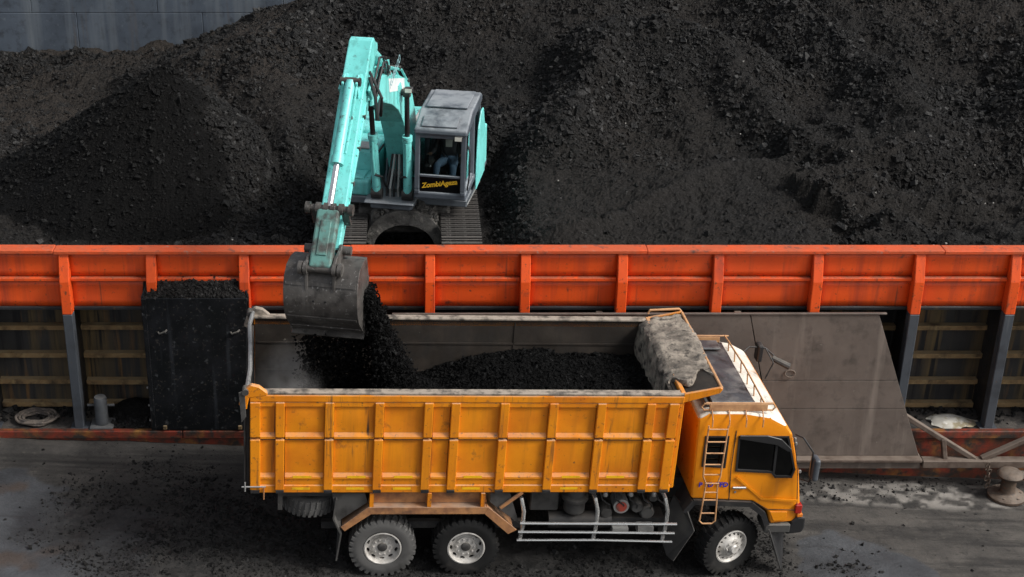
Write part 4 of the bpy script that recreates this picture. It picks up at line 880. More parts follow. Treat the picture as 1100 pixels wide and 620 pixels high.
    # roof rack
    rk = MB().box(4.86, 5.76, ca+.10, ca+.13, 2.83, 2.96).build('roof_rack', tan_paint, cab, bevel=.008)
    def loop(y): return [(4.86, y, 2.95), (4.78, y, 2.955), (4.74, y, 2.90), (4.78, y, 2.845), (4.86, y, 2.85)]
    MB().tube(loop(ca+.115), .014, 6).build('rack_tube', tan_paint, rk); MB().tube([(2*5.31-p[0], p[1], p[2]) for p in loop(ca+.115)], .014, 6).build('rack_tube', tan_paint, rk)
    MB().tube([(4.80, ca+.115, 2.965), (5.84, ca+.115, 2.965)], .014, 6).build('rack_tube', tan_paint, rk)
    MB().box(4.95, 5.6, cb-.24, cb-.21, 2.83, 2.95).build('rack_board', tan_paint, rk, bevel=.006); MB().tube([(4.85, cb-.225, 2.965), (5.74, cb-.225, 2.965)], .014, 6).build('rack_tube', tan_paint, rk)
    MB().tube([(5.70, ca+.115, 2.965), (5.72, YC, 2.965), (5.68, cb-.225, 2.965)], .014, 6).build('rack_tube', tan_paint, rk)
    for y in np.linspace(ca+.3, cb-.4, 6): MB().tube([(5.70, y, 2.965), (5.72, y, 2.76)], .011, 6).build('rack_post', tan_paint, rk)
    for x in (4.90, 5.16, 5.42, 5.68): MB().tube([(x, ca+.095, 2.86), (x+.005, ca-.005, 2.74), (x+.008, ca-.012, 2.62)], .010, 6).build('rack_post', tan_paint, rk)
    vs = []; n1, n2 = 16, 30
    for j in range(n2+1):
        for i in range(n1+1):
            x = 4.84+.78*i/n1; y = ca+.22+(cb-ca-.5)*j/n2; vs.append((x, y, 2.862 + .02*float(fbm(np.array([x*4.]), np.array([y*3.]), 3, 300)[0])+.01))
    ds = MB().add(vs, [(j*(n1+1)+i, j*(n1+1)+i+1, (j+1)*(n1+1)+i+1, (j+1)*(n1+1)+i) for j in range(n2) for i in range(n1)]).build('roof_sheet', dark_sheet, cab, smooth='all'); ds.modifiers.new('t', 'SOLIDIFY').thickness = .015
    MB().box(4.96, 5.52, cb-.62, cb-.32, 2.89, 2.94).build('roof_panel', dark_sheet, cab, bevel=.02); MB().box(4.92, 5.58, ca+.24, ca+.52, 2.895, 2.925).build('roof_panel', dark_sheet, cab, bevel=.02)
    # ladder on the cab side
    ld = MB(); yl = ca-.035
    ld.tube([(4.855, yl+.03, 2.64), (4.85, yl, 2.3), (4.86, yl-.03, 1.78)], .013, 7); ld.tube([(5.155, yl+.03, 2.64), (5.145, yl, 2.3), (5.13, yl-.03, 1.78)], .013, 7)
    for z in (2.60, 2.38, 2.18, 1.98, 1.80): ld.tube([(4.853, yl-.01, z), (5.14, yl-.01, z)], .012, 6)
    ld.tube([(4.86, yl-.03, 1.78), (4.92, yl-.035, 1.66), (4.91, yl-.04, 1.30), (4.90, yl-.04, .98), (4.95, yl-.04, .93), (5.10, yl-.04, .93), (5.15, yl-.04, .98), (5.13, yl-.04, 1.30), (5.10, yl-.035, 1.66), (5.13, yl-.03, 1.78)], .013, 7)
    for z in (1.66, 1.50, 1.36, 1.12): ld.tube([(4.905, yl-.04, z), (5.12, yl-.04, z)], .012, 6)
    ld.build('ladder', tan_paint, cab, smooth=True)
    # lettering behind the ladder
    tx = textmesh('P 6D TFD', .112, .002); o = obj('lettering', tx, blue_print, cab); o.location = (4.83, ca-.004, 1.555); o.rotation_euler = (R(90), 0, 0)
    for c in T.children:                     # body sits this much higher on its springs
        if not c.name.startswith('wheel'): c.location = (c.location.x, c.location.y, c.location.z + .10)
    return T, mw @ Matrix.Translation((0, 0, .10))

def textmesh(s, size, ext, shear=0, bold=.004):
    cu = bpy.data.curves.new('lettering', 'FONT'); cu.body = s; cu.size = size; cu.extrude = ext; cu.shear = shear; cu.offset = bold
    o = bpy.data.objects.new('tmp', cu); COL.objects.link(o); dg = bpy.context.evaluated_depsgraph_get(); dg.update()
    me = bpy.data.meshes.new_from_object(o.evaluated_get(dg)); bpy.data.objects.remove(o); me.materials.clear(); return me
TRUCK, TMW = build_truck()

# coal in the truck bed, falling coal and the dust it throws up (built in the truck's own axes)
def build_load():
    def hz(x, y):
        z = 2.22 + .40*sstep(.2, 2.0, x) + .10*sstep(1.2, 2.6, x)*sstep(3.2, 2.4, x) - .28*sstep(.3, -1.6, x) - .06*(y-.1)**2
        z = smax(z, 2.62 - .62*np.hypot(x-.55, (y-.25)*.9), .1)
        return z + .08*fbm(x*2, y*2, 4, 400) + .05*fbm(x*7, y*7, 3, 405)
    me = gridmesh('coal_load', np.arange(-2.0, 4.24, .03), np.arange(-1.11, 1.30, .03), hz, {'fresh_shade': lambda x, y: x*0+.35}); o = obj('coal_load', me, coal_dark); o.matrix_world = TMW
    tag(o, 'newly tipped black coal partly filling the bed of the orange truck', 'coal', kind='stuff')
    N = 30000; x = rng.uniform(-1.9, 4.15, N); y = rng.uniform(-1.05, 1.24, N); k = rng.random(N) < .25+.75*sstep(-.3, 1.2, x); x, y = x[k], y[k]; s = np.clip(rng.lognormal(-3.9, .45, len(x)), .008, .07)
    o = lumpobj('load_lumps', np.stack([x, y, hz(x, y)+.004], 1), s, coal_dark, 'coal lumps on top of the load in the truck bed'); o.matrix_world = TMW
    # stream falling from the bucket (world axes, right of the bucket)
    N = 17000; t = rng.random(N)**.8; z = 4.25-1.75*t; cx = -.54 + .36*t**1.2; w = .045 + .115*t
    u = np.clip(rng.normal(0, 1, N), -2.2, 2.2); x = cx + w*np.where(u > 0, u*1.0, u*.8) - .10*(1-t); y = 20.75 + np.clip(rng.normal(0, 1, N), -2.2, 2.2)*(.10+.16*t)
    inside = 4.25-1.75*t; s = np.clip(rng.lognormal(-4.15, .5, N), .006, .06)
    lumpobj('falling_coal', np.stack([x, y, z], 1), s, coal_dark, 'coal pouring from the excavator bucket into the truck bed')
    N = 9000; t = rng.random(N); x = rng.uniform(-1.6, -.6, N); y = 20.9+.12*np.clip(rng.normal(0, 1, N), -2, 2); z = 3.55-1.35*t**.9; s = np.clip(rng.lognormal(-4.2, .5, N), .006, .05)
    lumpobj('falling_curtain', np.stack([x+.12*np.clip(rng.normal(0, 1, N), -2, 2), y, z], 1), s, coal_dark, 'curtain of coal dropping straight below the bucket lip')
    # dust
    m = bpy.data.materials.new('coal_dust'); m.use_nodes = True; n, l = nt(m); n.remove(n['Principled BSDF'])
    pv = n.new('ShaderNodeVolumePrincipled'); pv.inputs['Color'].default_value = (.62, .61, .60, 1); tc = n.new('ShaderNodeTexCoord')
    g = n.new('ShaderNodeVectorMath'); g.operation = 'LENGTH'; l.new(tc.outputs['Object'], g.inputs[0])
    f = ramp(n, l, g.outputs['Value'], 1.0, .15); d = math_(n, l, 'MULTIPLY', f, ramp(n, l, noise(n, l, tc.outputs['Object'], 2.2, 4, .6), .35, .7)); d = math_(n, l, 'MULTIPLY', d, 2.0)
    l.new(d, pv.inputs['Density']); l.new(pv.outputs[0], n['Material Output'].inputs['Volume'])
    bm = bmesh.new(); bmesh.ops.create_icosphere(bm, subdivisions=3, radius=1); me = bpy.data.meshes.new('dust_cloud'); bm.to_mesh(me); bm.free()
    o = obj('dust_cloud', me, m); o.matrix_world = TMW @ Matrix.Translation((-1.45, .35, 2.45)) @ Matrix.Diagonal((.62, .9, .72, 1)); tag(o, 'thin grey coal dust rising at the tail end of the truck bed', 'dust', kind='stuff')
build_load()
#@@EXC
# ------------------------------------------------------------------ excavator
def arcpts(c, r, a0, a1, n): return [(c[0]+r*math.cos(R(a0+(a1-a0)*i/(n-1))), c[1]+r*math.sin(R(a0+(a1-a0)*i/(n-1)))) for i in range(n)]
def build_excavator():
    mw = Matrix.Translation((-.1, 26.6, 2.5)) @ Matrix.Rotation(R(-101), 4, 'Z')
    E = empty('excavator', mat=mw); tag(E, 'turquoise crawler excavator with grey cab tipping coal over the coaming', 'excavator')
    U = Matrix.Rotation(R(11), 4, 'Z')          # undercarriage is square to the barge
    def mk(): b = MB(); b.X = U; return b
    # tracks
    sh = MB(); sh.box(-.080, .080, -.36, .36, 0, .028); sh.box(-.07, -.045, -.36, .36, .028, .062); sh.box(.0, .025, -.36, .36, .028, .062)
    shoe = sh.mesh('track_shoe'); shoe.materials.append(track_steel)
    for s in (-1, 1):
        y = s*1.03
        fr = mk().box(-1.75, 1.75, y-.18, y+.18, .28, .62).build('track_frame', black_metal, E, bevel=.04)
        for x in (-1.85, 1.85): mk().tube([(x, y-.12, .44), (x, y+.12, .44)], .33, 24).build('track_wheel', black_metal, fr, smooth=True)
        for k in range(7): mk().tube([(-1.4+k*.46, y-.15, .2), (-1.4+k*.46, y+.15, .2)], .12, 12).build('track_roller', black_metal, fr)
        L = 3.7; rr = .40; per = 2*L + 2*math.pi*rr; n = int(per/.19)
        for k in range(n):
            d = k*per/n
            if d < L: x, z, a = -L/2+d, .44+rr, 0; z -= .03*math.sin(math.pi*(d/L))*1.0
            elif d < L+math.pi*rr: t = (d-L)/rr; x, z, a = L/2+rr*math.sin(t), .44+rr*math.cos(t), t
            elif d < 2*L+math.pi*rr: x, z, a = L/2-(d-L-math.pi*rr), .44-rr, math.pi
            else: t = (d-2*L-math.pi*rr)/rr; x, z, a = -L/2-rr*math.sin(t), .44-rr*math.cos(t), math.pi+t
            m4 = U @ Matrix.Translation((x, y, z)) @ Matrix.Rotation(a, 4, 'Y'); o = link('track_shoe', shoe, fr); o.matrix_local = m4
    # car body with arched front
    cb = mk().box(-1.0, .7, -.85, .85, .45, .95).build('car_body', frame_dirt, E, bevel=.05)
    ar = mk(); outer = [(.70*math.cos(R(t)), .60+.60*math.sin(R(t))) for t in np.linspace(0, 180, 19)]; inn = [(.56*math.cos(R(t)), .46+.46*math.sin(R(t))) for t in np.linspace(0, 180, 19)]
    vs = []; 
    for X in (.62, 1.14):
        vs += [(X, p[0], p[1]-(.12 if X > 1 else 0)) for p in outer] + [(X, p[0], p[1]-(.12 if X > 1 else 0)) for p in inn]
    fs = []
    for i in range(18):
        fs += [(i, i+1, i+39, i+38), (19+i, 20+i, 58+i-1+0, 57+i), (38+i, 39+i, 58+i, 57+i), (i, 19+i, 20+i, i+1)]
    fs = [(i, i+1, 38+i+1, 38+i) for i in range(18)] + [(19+i, 57+i, 58+i, 20+i) for i in range(18)] + [(38+i, 39+i, 58+i, 57+i) for i in range(18)] + [(i, 19+i, 20+i, i+1) for i in range(18)]
    ar.add(vs, fs); ar.build('front_arch', frame_dirt, cb, smooth=30)
    N = 260; px = rng.uniform(.5, 1.1, N); py = rng.uniform(-.6, .6, N)
    V = np.stack([px, py, .60+.60*np.sqrt(np.clip(1-(py/.72)**2, 0, 1))-.12*(px-.72)/.56+.01], 1); V2 = np.array([tuple(U @ Vector(v)) for v in V])
    lumpobj('packed_dirt', V2, np.clip(rng.lognormal(-3.0, .4, N), .02, .1), frame_dirt, None, parent=cb)
    MB().lathe([(0, .93), (.62, .93), (.62, 1.08), (0, 1.08)], 36, (0, 0, 0), 'z').build('slew_ring', black_metal, E, smooth=True)
    # house platform
    pf = MB().prism([(-1.55, -1.28), (.95, -1.28), (.95, -.45), (1.15, -.40), (1.15, .36), (.80, .40), (.80, 1.32), (-1.55, 1.34), (-1.85, .9), (-1.85, -.9)], 1.10, 1.24, 'z').build('platform', house_grey, E, bevel=.02)
    MB().box(.9, 1.30, -.50, .42, 1.245, 1.29).build('boom_step', house_grey, pf, bevel=.02)
    # right-hand boxes (left in the picture): tool box, fuel tank, stepped
    MB().box(.42, .94, -1.22, -.46, 1.245, 1.55).build('tool_box', teal, E, bevel=.05, seg=3)
    MB().box(-.55, .40, -1.24, -.44, 1.195, 1.95).build('fuel_tank', teal, E, bevel=.06, seg=3)
    MB().box(.05, .39, -1.15, -.55, 1.955, 1.985).build('tread_plate', pale_metal, E, bevel=.01)
    MB().box(.48, .90, -1.1, -.58, 1.555, 1.58).build('tread_plate', teal, E, bevel=.01)
    hr = MB(); hr.tube([(.95, -1.15, 1.5), (.95, -1.15, 1.95), (.3, -1.15, 2.5), (-.4, -1.15, 2.5), (-.4, -1.15, 1.95)], .018, 8); hr.build('handrail', teal, E, smooth=True)
    # engine hood and counterweight
    hood = MB().prism([(-1.45, -1.22), (-.5, -1.22), (-.5, 1.26), (-1.45, 1.26)], 1.195, 2.05, 'z').build('engine_hood', teal, E, bevel=.07, seg=3)
    MB().box(-1.40, -.60, .02, .80, 2.055, 2.20).build('hood_panel', hood_pale, hood, bevel=.03, seg=2); MB().tube([(-1.0, -.7, 2.05), (-1.0, -.7, 2.32)], .06, 14).build('exhaust', black_metal, hood, smooth=True)
    MB().box(-.48, -.2, -.40, .40, 1.2, 1.95).build('bulkhead', teal, E, bevel=.03)
    cw = [(-1.46, -1.27), (-1.46, 1.31)] + [(-1.50-.62*math.sin(math.pi*(i/10)), 1.28-2.54*i/10) for i in range(1, 10)]
    MB().prism(cw, 1.15, 2.02, 'z').build('counterweight', teal, E, bevel=.06, seg=3)
    # rear-left body side behind the cab
    MB().box(-1.45, -.47, 1.262, 1.35, 1.2, 1.98).build('side_door', teal, E, bevel=.03, seg=2)
    # ---------------- cab
    x0, x1, y0, y1, z0, z1 = -.50, 1.27, .44, 1.36, 1.42, 2.84
    cab = MB().box(x0, x1+.03, y0-.015, y1+.015, z0, z0+.13).build('cab', cab_frame, E, bevel=.03, seg=2)
    cab['label'] = 'grey operator cab with glazed front'
    def P(t, y): return (x1+.02-.10*max(0, (t-1.6))/1.1, y, t)       # raked front pillar line
    for y in (y0+.045, y1-.045):
        m = MB(); m.bar(P(z0+.1, y), P(1.6, y), .09, .085, up=(1, 0, 0)); m.bar(P(1.6, y), P(2.62, y), .09, .085, up=(1, 0, 0)); m.build('pillar', cab_frame, cab, bevel=.015, seg=2)
        MB().bar((.28, y, z0+.1), (.26, y, 2.72), .09, .08, up=(1, 0, 0)).build('pillar', cab_frame, cab, bevel=.012)
        MB().bar((x0+.05, y, z0+.1), (x0+.07, y, 2.76), .09, .09, up=(1, 0, 0)).build('pillar', cab_frame, cab, bevel=.012)
        MB().box(x0+.08, x1-.06, y-.03, y+.03, z0+.131, 1.60).build('side_panel', cab_frame, cab, bevel=.01)
        MB().add([(x0+.1, y, 1.6), (x1-.02, y, 1.6), (x1-.10, y, 2.64), (x0+.1, y, 2.72)], [(0,1,2,3)]).build('side_window', clear_glass, cab)
    MB().box(x0, x0+.05, y0+.091, y1-.091, z0+.131, 1.75).build('back_panel', cab_frame, cab); MB().add([(x0+.05, y0+.09, 1.75), (x0+.05, y1-.09, 1.75), (x0+.06, y1-.09, 2.72), (x0+.06, y0+.09, 2.72)], [(0,1,2,3)]).build('rear_window', clear_glass, cab)
    MB().bar(P(1.86, y0+.09), P(1.86, y1-.09), .06, .045).build('crossbar', cab_frame, cab, bevel=.008); MB().bar(P(2.60, y0+.05), P(2.60, y1-.05), .07, .10).build('header', cab_frame, cab, bevel=.01)
    fx = lambda z: P(z, 0)[0]
    MB().add([(fx(1.88)-.0, y0+.09, 1.88), (fx(1.88), y1-.09, 1.88), (fx(2.56), y1-.09, 2.56), (fx(2.56), y0+.09, 2.56)], [(0,1,2,3)]).build('front_window', clear_glass, cab)
    MB().box(x1-.03, x1-.012, y0+.09, y1-.09, z0+.131, 1.835).build('lower_window', M('lower_pane', (.006, .006, .007), .12, 0, coat=.3), cab)
    tx = textmesh('ZombiAgeza', .128, .002, .25, .004); o = obj('lettering', tx, gold_print, cab); o.matrix_local = Matrix.Translation((x1-.008, y0+.13, 1.615)) @ Matrix(((0, 0, 1, 0), (1, 0, 0, 0), (0, 1, 0, 0), (0, 0, 0, 1))) @ Matrix.Rotation(R(10), 4, 'Z')
    # roof in two steps with a front slope and hatch
    rp = [(x0-.03, 2.74), (x1-.10, 2.60), (x1+.0, 2.62), (x1-.03, 2.72), (x1-.42, 2.83), (x1-.62, 2.90), (x0+.10, 2.92), (x0-.03, 2.86)]
    MB().prism(rp, y0-.02, y1+.02).build('roof', cab_frame, cab, smooth=40, bevel=.035, seg=3)
    sl = Vector((.39, 0, -.11)).normalized()
    for (a, b, w) in ((.0, .30, .36),):
        m = MB(); p0 = Vector((x1-.40, 0, 2.835)); p1 = Vector((x1-.08, 0, 2.742)); mid = (y0+y1)/2
        m.add([(p0.x, mid-w, p0.z), (p0.x, mid+w*.8, p0.z), (p1.x, mid+w*.8, p1.z), (p1.x, mid-w, p1.z), (p0.x, mid-w, p0.z+.025), (p0.x, mid+w*.8, p0.z+.025), (p1.x, mid+w*.8, p1.z+.025), (p1.x, mid-w, p1.z+.025)], [(3,2,1,0),(4,5,6,7),(0,1,5,4),(1,2,6,5),(2,3,7,6),(3,0,4,7)]); m.build('roof_hatch', cab_frame, cab, bevel=.02, seg=2)
    MB().box(x0+.12, x1-.66, y0+.08, y1-.08, 2.915, 2.945).build('roof_panel', cab_frame, cab, bevel=.015, seg=2)
    lm = MB().box(x1+.005, x1+.055, y1-.20, y1-.06, 2.55, 2.64).build('work_lamp', black_plastic, cab, bevel=.012); MB().box(x1+.056, x1+.062, y1-.19, y1-.07, 2.56, 2.63).build('lamp_lens', lamp_glass, lm)
    MB().tube([(x1-.02, y1+.03, 1.62), (x1+.02, y1+.07, 1.9), (x1-.04, y1+.07, 2.3), (x1-.08, y1+.02, 2.45)], .014, 7).build('grab_rail', black_plastic, cab, smooth=True)
    MB().tube([(x1-.25, y1+.0, 1.25), (x0+.3, y1+.04, 1.25)], .012, 6).build('door_rail', pale_metal, cab)
    MB().tube([(x0-.05, y1-.1, 2.9), (x0-.07, y1-.1, 3.5)], .006, 5).build('antenna', black_plastic, cab)
    # teal door bulge behind the cab on its outer side
    dp = [(x0-.30, 1.25), (x0+.75, 1.25), (x0+.70, 1.7), (x0+.50, 2.35), (x0+.2, 2.62), (x0-.02, 2.60), (x0-.28, 2.1)]
    MB().prism(dp, y1+.018, y1+.05).build('door_skin', teal, cab, bevel=.03, seg=2); MB().box(x0-.42, x0-.035, y0+.4, y1+.016, 1.25, 2.30).build('rear_pod', teal, cab, bevel=.05, seg=2)
    # interior
    st = MB().box(.05, .55, .66, 1.14, 1.575, 1.72).build('operator_seat', seat_fabric, cab, bevel=.05, seg=2); MB().bar((.06, .90, 1.6), (-.08, .90, 2.25), .46, .12, up=(1, 0, 0)).build('seat_back', seat_fabric, st, bevel=.04, seg=2)
    for y in (.58, 1.22):
        c = MB().box(.2, .75, y-.07, y+.07, 1.575, 1.86).build('control_console', black_plastic, cab, bevel=.03); MB().tube([(.68, y, 1.86), (.72, y, 2.06)], [.018, .028], 8).build('joystick', black_plastic, c)
    MB().box(x0+.05, x1-.05, y0+.06, y1-.06, 1.555, 1.57).build('cab_floor', black_plastic, cab)
    for y in (.84, .97): MB().tube([(1.0, y, 1.50), (.95, y, 1.82)], .014, 6).build('travel_lever', black_plastic, cab)
    MB().box(.5, .52, y0+.02+.07, y0+.3, 1.8, 2.4).build('display', pale_metal, cab) if False else None
    # ---------------- boom
    BT = [(-.30, 1.62), (-.22, 2.05), (.02, 2.65), (.40, 3.18), (.90, 3.52), (1.6, 3.80), (2.6, 4.10), (3.75, 4.42)]
    BB = [(3.95, 4.08), (2.9, 3.72), (2.1, 3.42), (1.55, 3.14), (1.12, 2.78), (.80, 2.35), (.50, 1.85), (.30, 1.48), (.0, 1.40)]
    boom = MB().prism(BT+BB, -.215, .215).build('boom', teal, E, bevel=.018, seg=2)
    MB().add([(1.05, .2175, 3.36), (2.35, .2175, 3.72), (2.42, .2175, 3.98), (1.08, .2175, 3.58)], [(0,1,2,3)]).build('name_panel', white_panel, boom)
    tx = textmesh('KOBELCO', .20, .001, 0, .003); o = obj('lettering', tx, print_teal, boom); o.matrix_local = Matrix.Translation((2.30, .219, 3.76)) @ Matrix(((-1, 0, 0, 0), (0, 0, 1, 0), (0, 1, 0, 0), (0, 0, 0, 1))) @ Matrix.Rotation(R(16), 4, 'Z')
    for y in (-.232, .217): MB().prism([(1.15, 3.2), (1.45, 3.62), (1.65, 3.62), (1.68, 3.3)], y, y+.015).build('boss_plate', teal, boom, bevel=.004)
    MB().tube([(1.42, -.40, 3.43), (1.42, .40, 3.43)], .06, 14).build('boom_pin', grey_metal, boom, smooth=True)
    MB().tube([(0.0, -.34, 1.58), (0, .34, 1.58)], .08, 14).build('boom_pin', grey_metal, boom, smooth=True)
    for y in (-.30, .27): MB().prism([(-.3, 1.19), (.42, 1.19), (.2, 1.72), (-.15, 1.72)], y, y+.035).build('boom_bracket', house_grey, E, bevel=.01)
    for y in (-.12, .0, .12): MB().tube([(-.1, y, 2.55), (.25, y, 3.25), (.85, y, 3.66), (1.7, y, 3.95), (2.8, y, 4.28)], .022, 7).build('boom_pipe', teal, boom, smooth=True)
    wl_ = MB().box(1.50, 1.60, .32, .46, 3.47, 3.57).build('work_lamp', black_plastic, boom, bevel=.012); MB().box(1.601, 1.606, .33, .45, 3.485, 3.555).build('lamp_lens', lamp_glass, wl_)
    # boom cylinders
    for y in (-.33, .33):
        a, b = Vector((1.12, y*.86, 1.40)), Vector((1.42, y, 3.43)); d = (b-a)
        c = MB().tube([a+d*.02, a+d*.56], .078, 16).build('boom_cylinder', teal, E, smooth=True)
        MB().tube([a+d*.54, a+d*.585], .095, 16).build('gland', teal, c, smooth=True); MB().tube([a+d*.58, a+d*.98], .046, 12).build('rod', hose, c, smooth=True)
        MB().tube([a+Vector((0, -.10, 0)), a+Vector((0, .10, 0))], .10, 14).build('foot_eye', black_metal, c, smooth=True); MB().tube([b+Vector((0, -.06, 0)), b+Vector((0, .06, 0))], .085, 14).build('rod_eye', grey_metal, c, smooth=True)
        MB().tube([a+d*.2+Vector((.09, 0, 0)), a+d*.36+Vector((.11, 0, 0)), a+d*.52+Vector((.09, 0, 0))], .018, 6).build('oil_pipe', teal, c)
        MB().tube([a+d*.2+Vector((.09, 0, 0)), a+d*.18+Vector((.05, -.12 if y > 0 else .12, 0)), Vector((.75, y*.35, 1.22))], .022, 7).build('hose', hose, c, smooth=True)
    # pale hose manifold between the cylinder feet
    for k in range(5):
        y = -.14+k*.07; MB().tube([(.95, y, 1.13), (.95+.05*math.sin(k), y, 1.45), (.75, y*.8, 1.75), (.66, y*.6, 2.0)], .022, 7).build('hose', pale_metal if k % 2 else hose, boom, smooth=True)
    MB().box(.62, .78, -.12, .12, 1.62, 1.70).build('hose_clamp', pale_metal, boom, bevel=.01)
    # arm cylinder on top of the boom
    a, b = Vector((1.9, 0, 4.06)), Vector((3.18, .04, 4.72)); d = b-a
    c = MB().tube([a, a+d*.72], .085, 14).build('arm_cylinder', teal, E, smooth=True); MB().tube([a+d*.7, b], .05, 12).build('rod', rod_chrome, c, smooth=True); MB().tube([b+Vector((0, -.14, 0)), b+Vector((0, .14, 0))], .09, 14).build('rod_eye', teal, c, smooth=True)
    for s in (-.1, .1): MB().prism([(1.75, 3.84), (2.1, 3.94), (1.98, 4.16), (1.86, 4.14)], s-.012, s+.012).build('lug', teal, boom)
    # ---------------- arm (stick)
    top = Vector((3.30, 4.86)); pin = Vector((5.90, 2.36)); dr = (pin-top).normalized(); nr = Vector((-dr.y, dr.x))       # nr points to the sky side
    def AP(t, h): q = top + dr*t + nr*h; return (q.x, q.y)
    L = (pin-top).length
    arm = MB().prism([AP(-.02, -.10), AP(.0, .12), AP(.12, .20), AP(.75, .21), AP(1.3, .20), AP(L, .085), AP(L+.1, .0), AP(L, -.085), AP(1.4, -.20), AP(.95, -.32), AP(.70, -.36), AP(.30, -.24)], -.19, .19).build('arm', teal, E, bevel=.018, seg=2)
    ap = AP(.78, -.20); MB().tube([(ap[0], -.27, ap[1]), (ap[0], .27, ap[1])], .09, 16).build('arm_pin', grey_metal, arm, smooth=True)
    for s in (-1, 1): MB().prism([(2.7, 3.70), (3.75, 4.42), (4.05, 4.28), (ap[0]+.12, ap[1]-.1), (3.9, 3.98)], s*.235-.02, s*.235+.02).build('boom_fork', teal, boom, bevel=.008)
    # bucket cylinder along the sky side of the arm
    h0 = AP(.95, .38); h1 = AP(L-.52, .34); a, b = Vector((h0[0], .0, h0[1])), Vector((h1[0], .0, h1[1])); d = b-a
    for s in (-.11, .11): MB().prism([AP(.70, .19), AP(1.15, .19), AP(1.02, .44), AP(.86, .44)], s-.018, s+.018).build('cylinder_lug', teal, arm, bevel=.006)
    c = MB().tube([a, a+d*.62], .085, 16).build('bucket_cylinder', teal, E, smooth=True); MB().tube([a+d*.60, a+d*.66], .10, 16).build('gland', teal, c, smooth=True); MB().tube([a+d*.65, b], .05, 12).build('rod', rod_chrome, c, smooth=True)
    MB().tube([a+Vector((0, -.16, 0)), a+Vector((0, .16, 0))], .07, 14).build('cylinder_pin', black_metal, c, smooth=True)
    MB().tube([a+d*.05+Vector((.0, .11, .02)), a+d*.3+Vector((0, .12, .02)), a+d*.58+Vector((0, .11, .02))], .018, 6).build('oil_pipe', teal, c)
    MB().tube([AP(.7, .1)[:1]+(.22,)+AP(.7, .1)[1:], AP(1.0, .0)[:1]+(.34,)+AP(1.0, .0)[1:], AP(1.25, -.25)[:1]+(.36,)+AP(1.25, -.25)[1:], AP(.95, -.5)[:1]+(.30,)+AP(.95, -.5)[1:], (3.2, .24, 3.95)], .028, 8).build('hose', hose, arm, smooth=True)
    MB().tube([AP(.6, .1)[:1]+(.20,)+AP(.6, .1)[1:], AP(.95, -.1)[:1]+(.42,)+AP(.95, -.1)[1:], AP(1.1, -.4)[:1]+(.38,)+AP(1.1, -.4)[1:], (3.05, .22, 3.9)], .024, 8).build('hose', hose, arm, smooth=True)
    MB().tube([AP(1.1, .0)[:1]+(.20,)+AP(1.1, .0)[1:], AP(2.9, .02)[:1]+(.20,)+AP(2.9, .02)[1:]], .018, 6).build('oil_pipe', teal, arm)
    # more service hoses, clamps and fittings round the joints
    for k, (dy, dz) in enumerate(((.26, .0), (.30, .08), (-.26, .02), (.24, .16))):
        MB().tube([(2.5, dy*.8, 4.08+dz*.3), (2.95, dy, 4.35+dz), (3.35, dy*1.1, 4.45+dz), (3.62, dy*1.05, 4.28+dz*.5), (3.75, dy, 4.10)], .02, 7).build('hose', hose, boom, smooth=True)
        MB().tube([(2.5, dy*.8-.03, 4.08+dz*.3), (2.5, dy*.8+.03, 4.08+dz*.3)], .035, 8).build('hose_fitting', pale_metal, boom)
    for t in (1.35, 1.9, 2.5, 3.0): q = AP(t, .0); MB().box(q[0]-.03, q[0]+.03, .19, .235, q[1]-.03, q[1]+.03).build('pipe_clamp', grey_metal, arm)
    for x, z in ((.35, 3.28), (1.1, 3.74), (2.0, 4.02)): MB().box(x-.03, x+.03, -.16, .16, z-.0, z+.055).build('pipe_clamp', grey_metal, boom)
    MB().tube([(1.05, .30, 1.32), (.95, .42, 1.55), (.8, .40, 1.95), (.6, .26, 2.15)], .02, 7).build('hose', hose, boom, smooth=True); MB().tube([(1.05, -.30, 1.32), (.95, -.42, 1.55), (.8, -.40, 1.95), (.6, -.26, 2.15)], .02, 7).build('hose', hose, boom, smooth=True)
    # bucket linkage
    lk0 = AP(L-.42, .0); bk = (6.10, 2.28)          # link pivot on arm, pivot on bucket
    for s in (-.235, .235): MB().bar((lk0[0], s, lk0[1]), (b.x, s, b.z), .045, .12, up=(0, 1, 0)).build('side_link', bucket_steel, arm, bevel=.01)
    MB().tube([(b.x, -.36, b.z), (b.x, .36, b.z)], .055, 14).build('link_pin', bucket_steel, arm, smooth=True)
    for s in (-.33, -.17, -.05, .06, .18, .33): MB().tube([(b.x, s-.035, b.z), (b.x, s+.035, b.z)], .088, 16).build('pin_collar', bucket_steel, arm, smooth=True)
    hl = MB().bar((b.x+.02, 0, b.z-.02), (bk[0]+.30, 0, bk[1]-.02), .34, .15, up=(0, 0, 1)).build('h_link', teal_dirty, arm, bevel=.03, seg=2)
    q0 = Vector((b.x+.02, 0, b.z-.02)); q1 = Vector((bk[0]+.30, 0, bk[1]-.02)); dd = q1-q0; nn = Vector((-dd.z, 0, dd.x)).normalized(); nn = nn if nn.x > 0 else -nn
    MB().bar(q0+dd*.2+nn*.08, q0+dd*.8+nn*.08, .16, .03, up=tuple(nn)).build('link_rib', teal_dirty, hl, bevel=.008)
    MB().tube([(pin.x, -.36, pin.y), (pin.x, .36, pin.y)], .07, 14).build('bucket_pin', bucket_steel, arm, smooth=True); MB().tube([(q1.x, -.33, q1.z), (q1.x, .33, q1.z)], .06, 14).build('bucket_pin', bucket_steel, arm, smooth=True)
    for s in (-.30, -.22, .22, .30): MB().tube([(q1.x, s-.03, q1.z), (q1.x, s+.03, q1.z)], .10, 16).build('pin_collar', bucket_steel, arm, smooth=True)
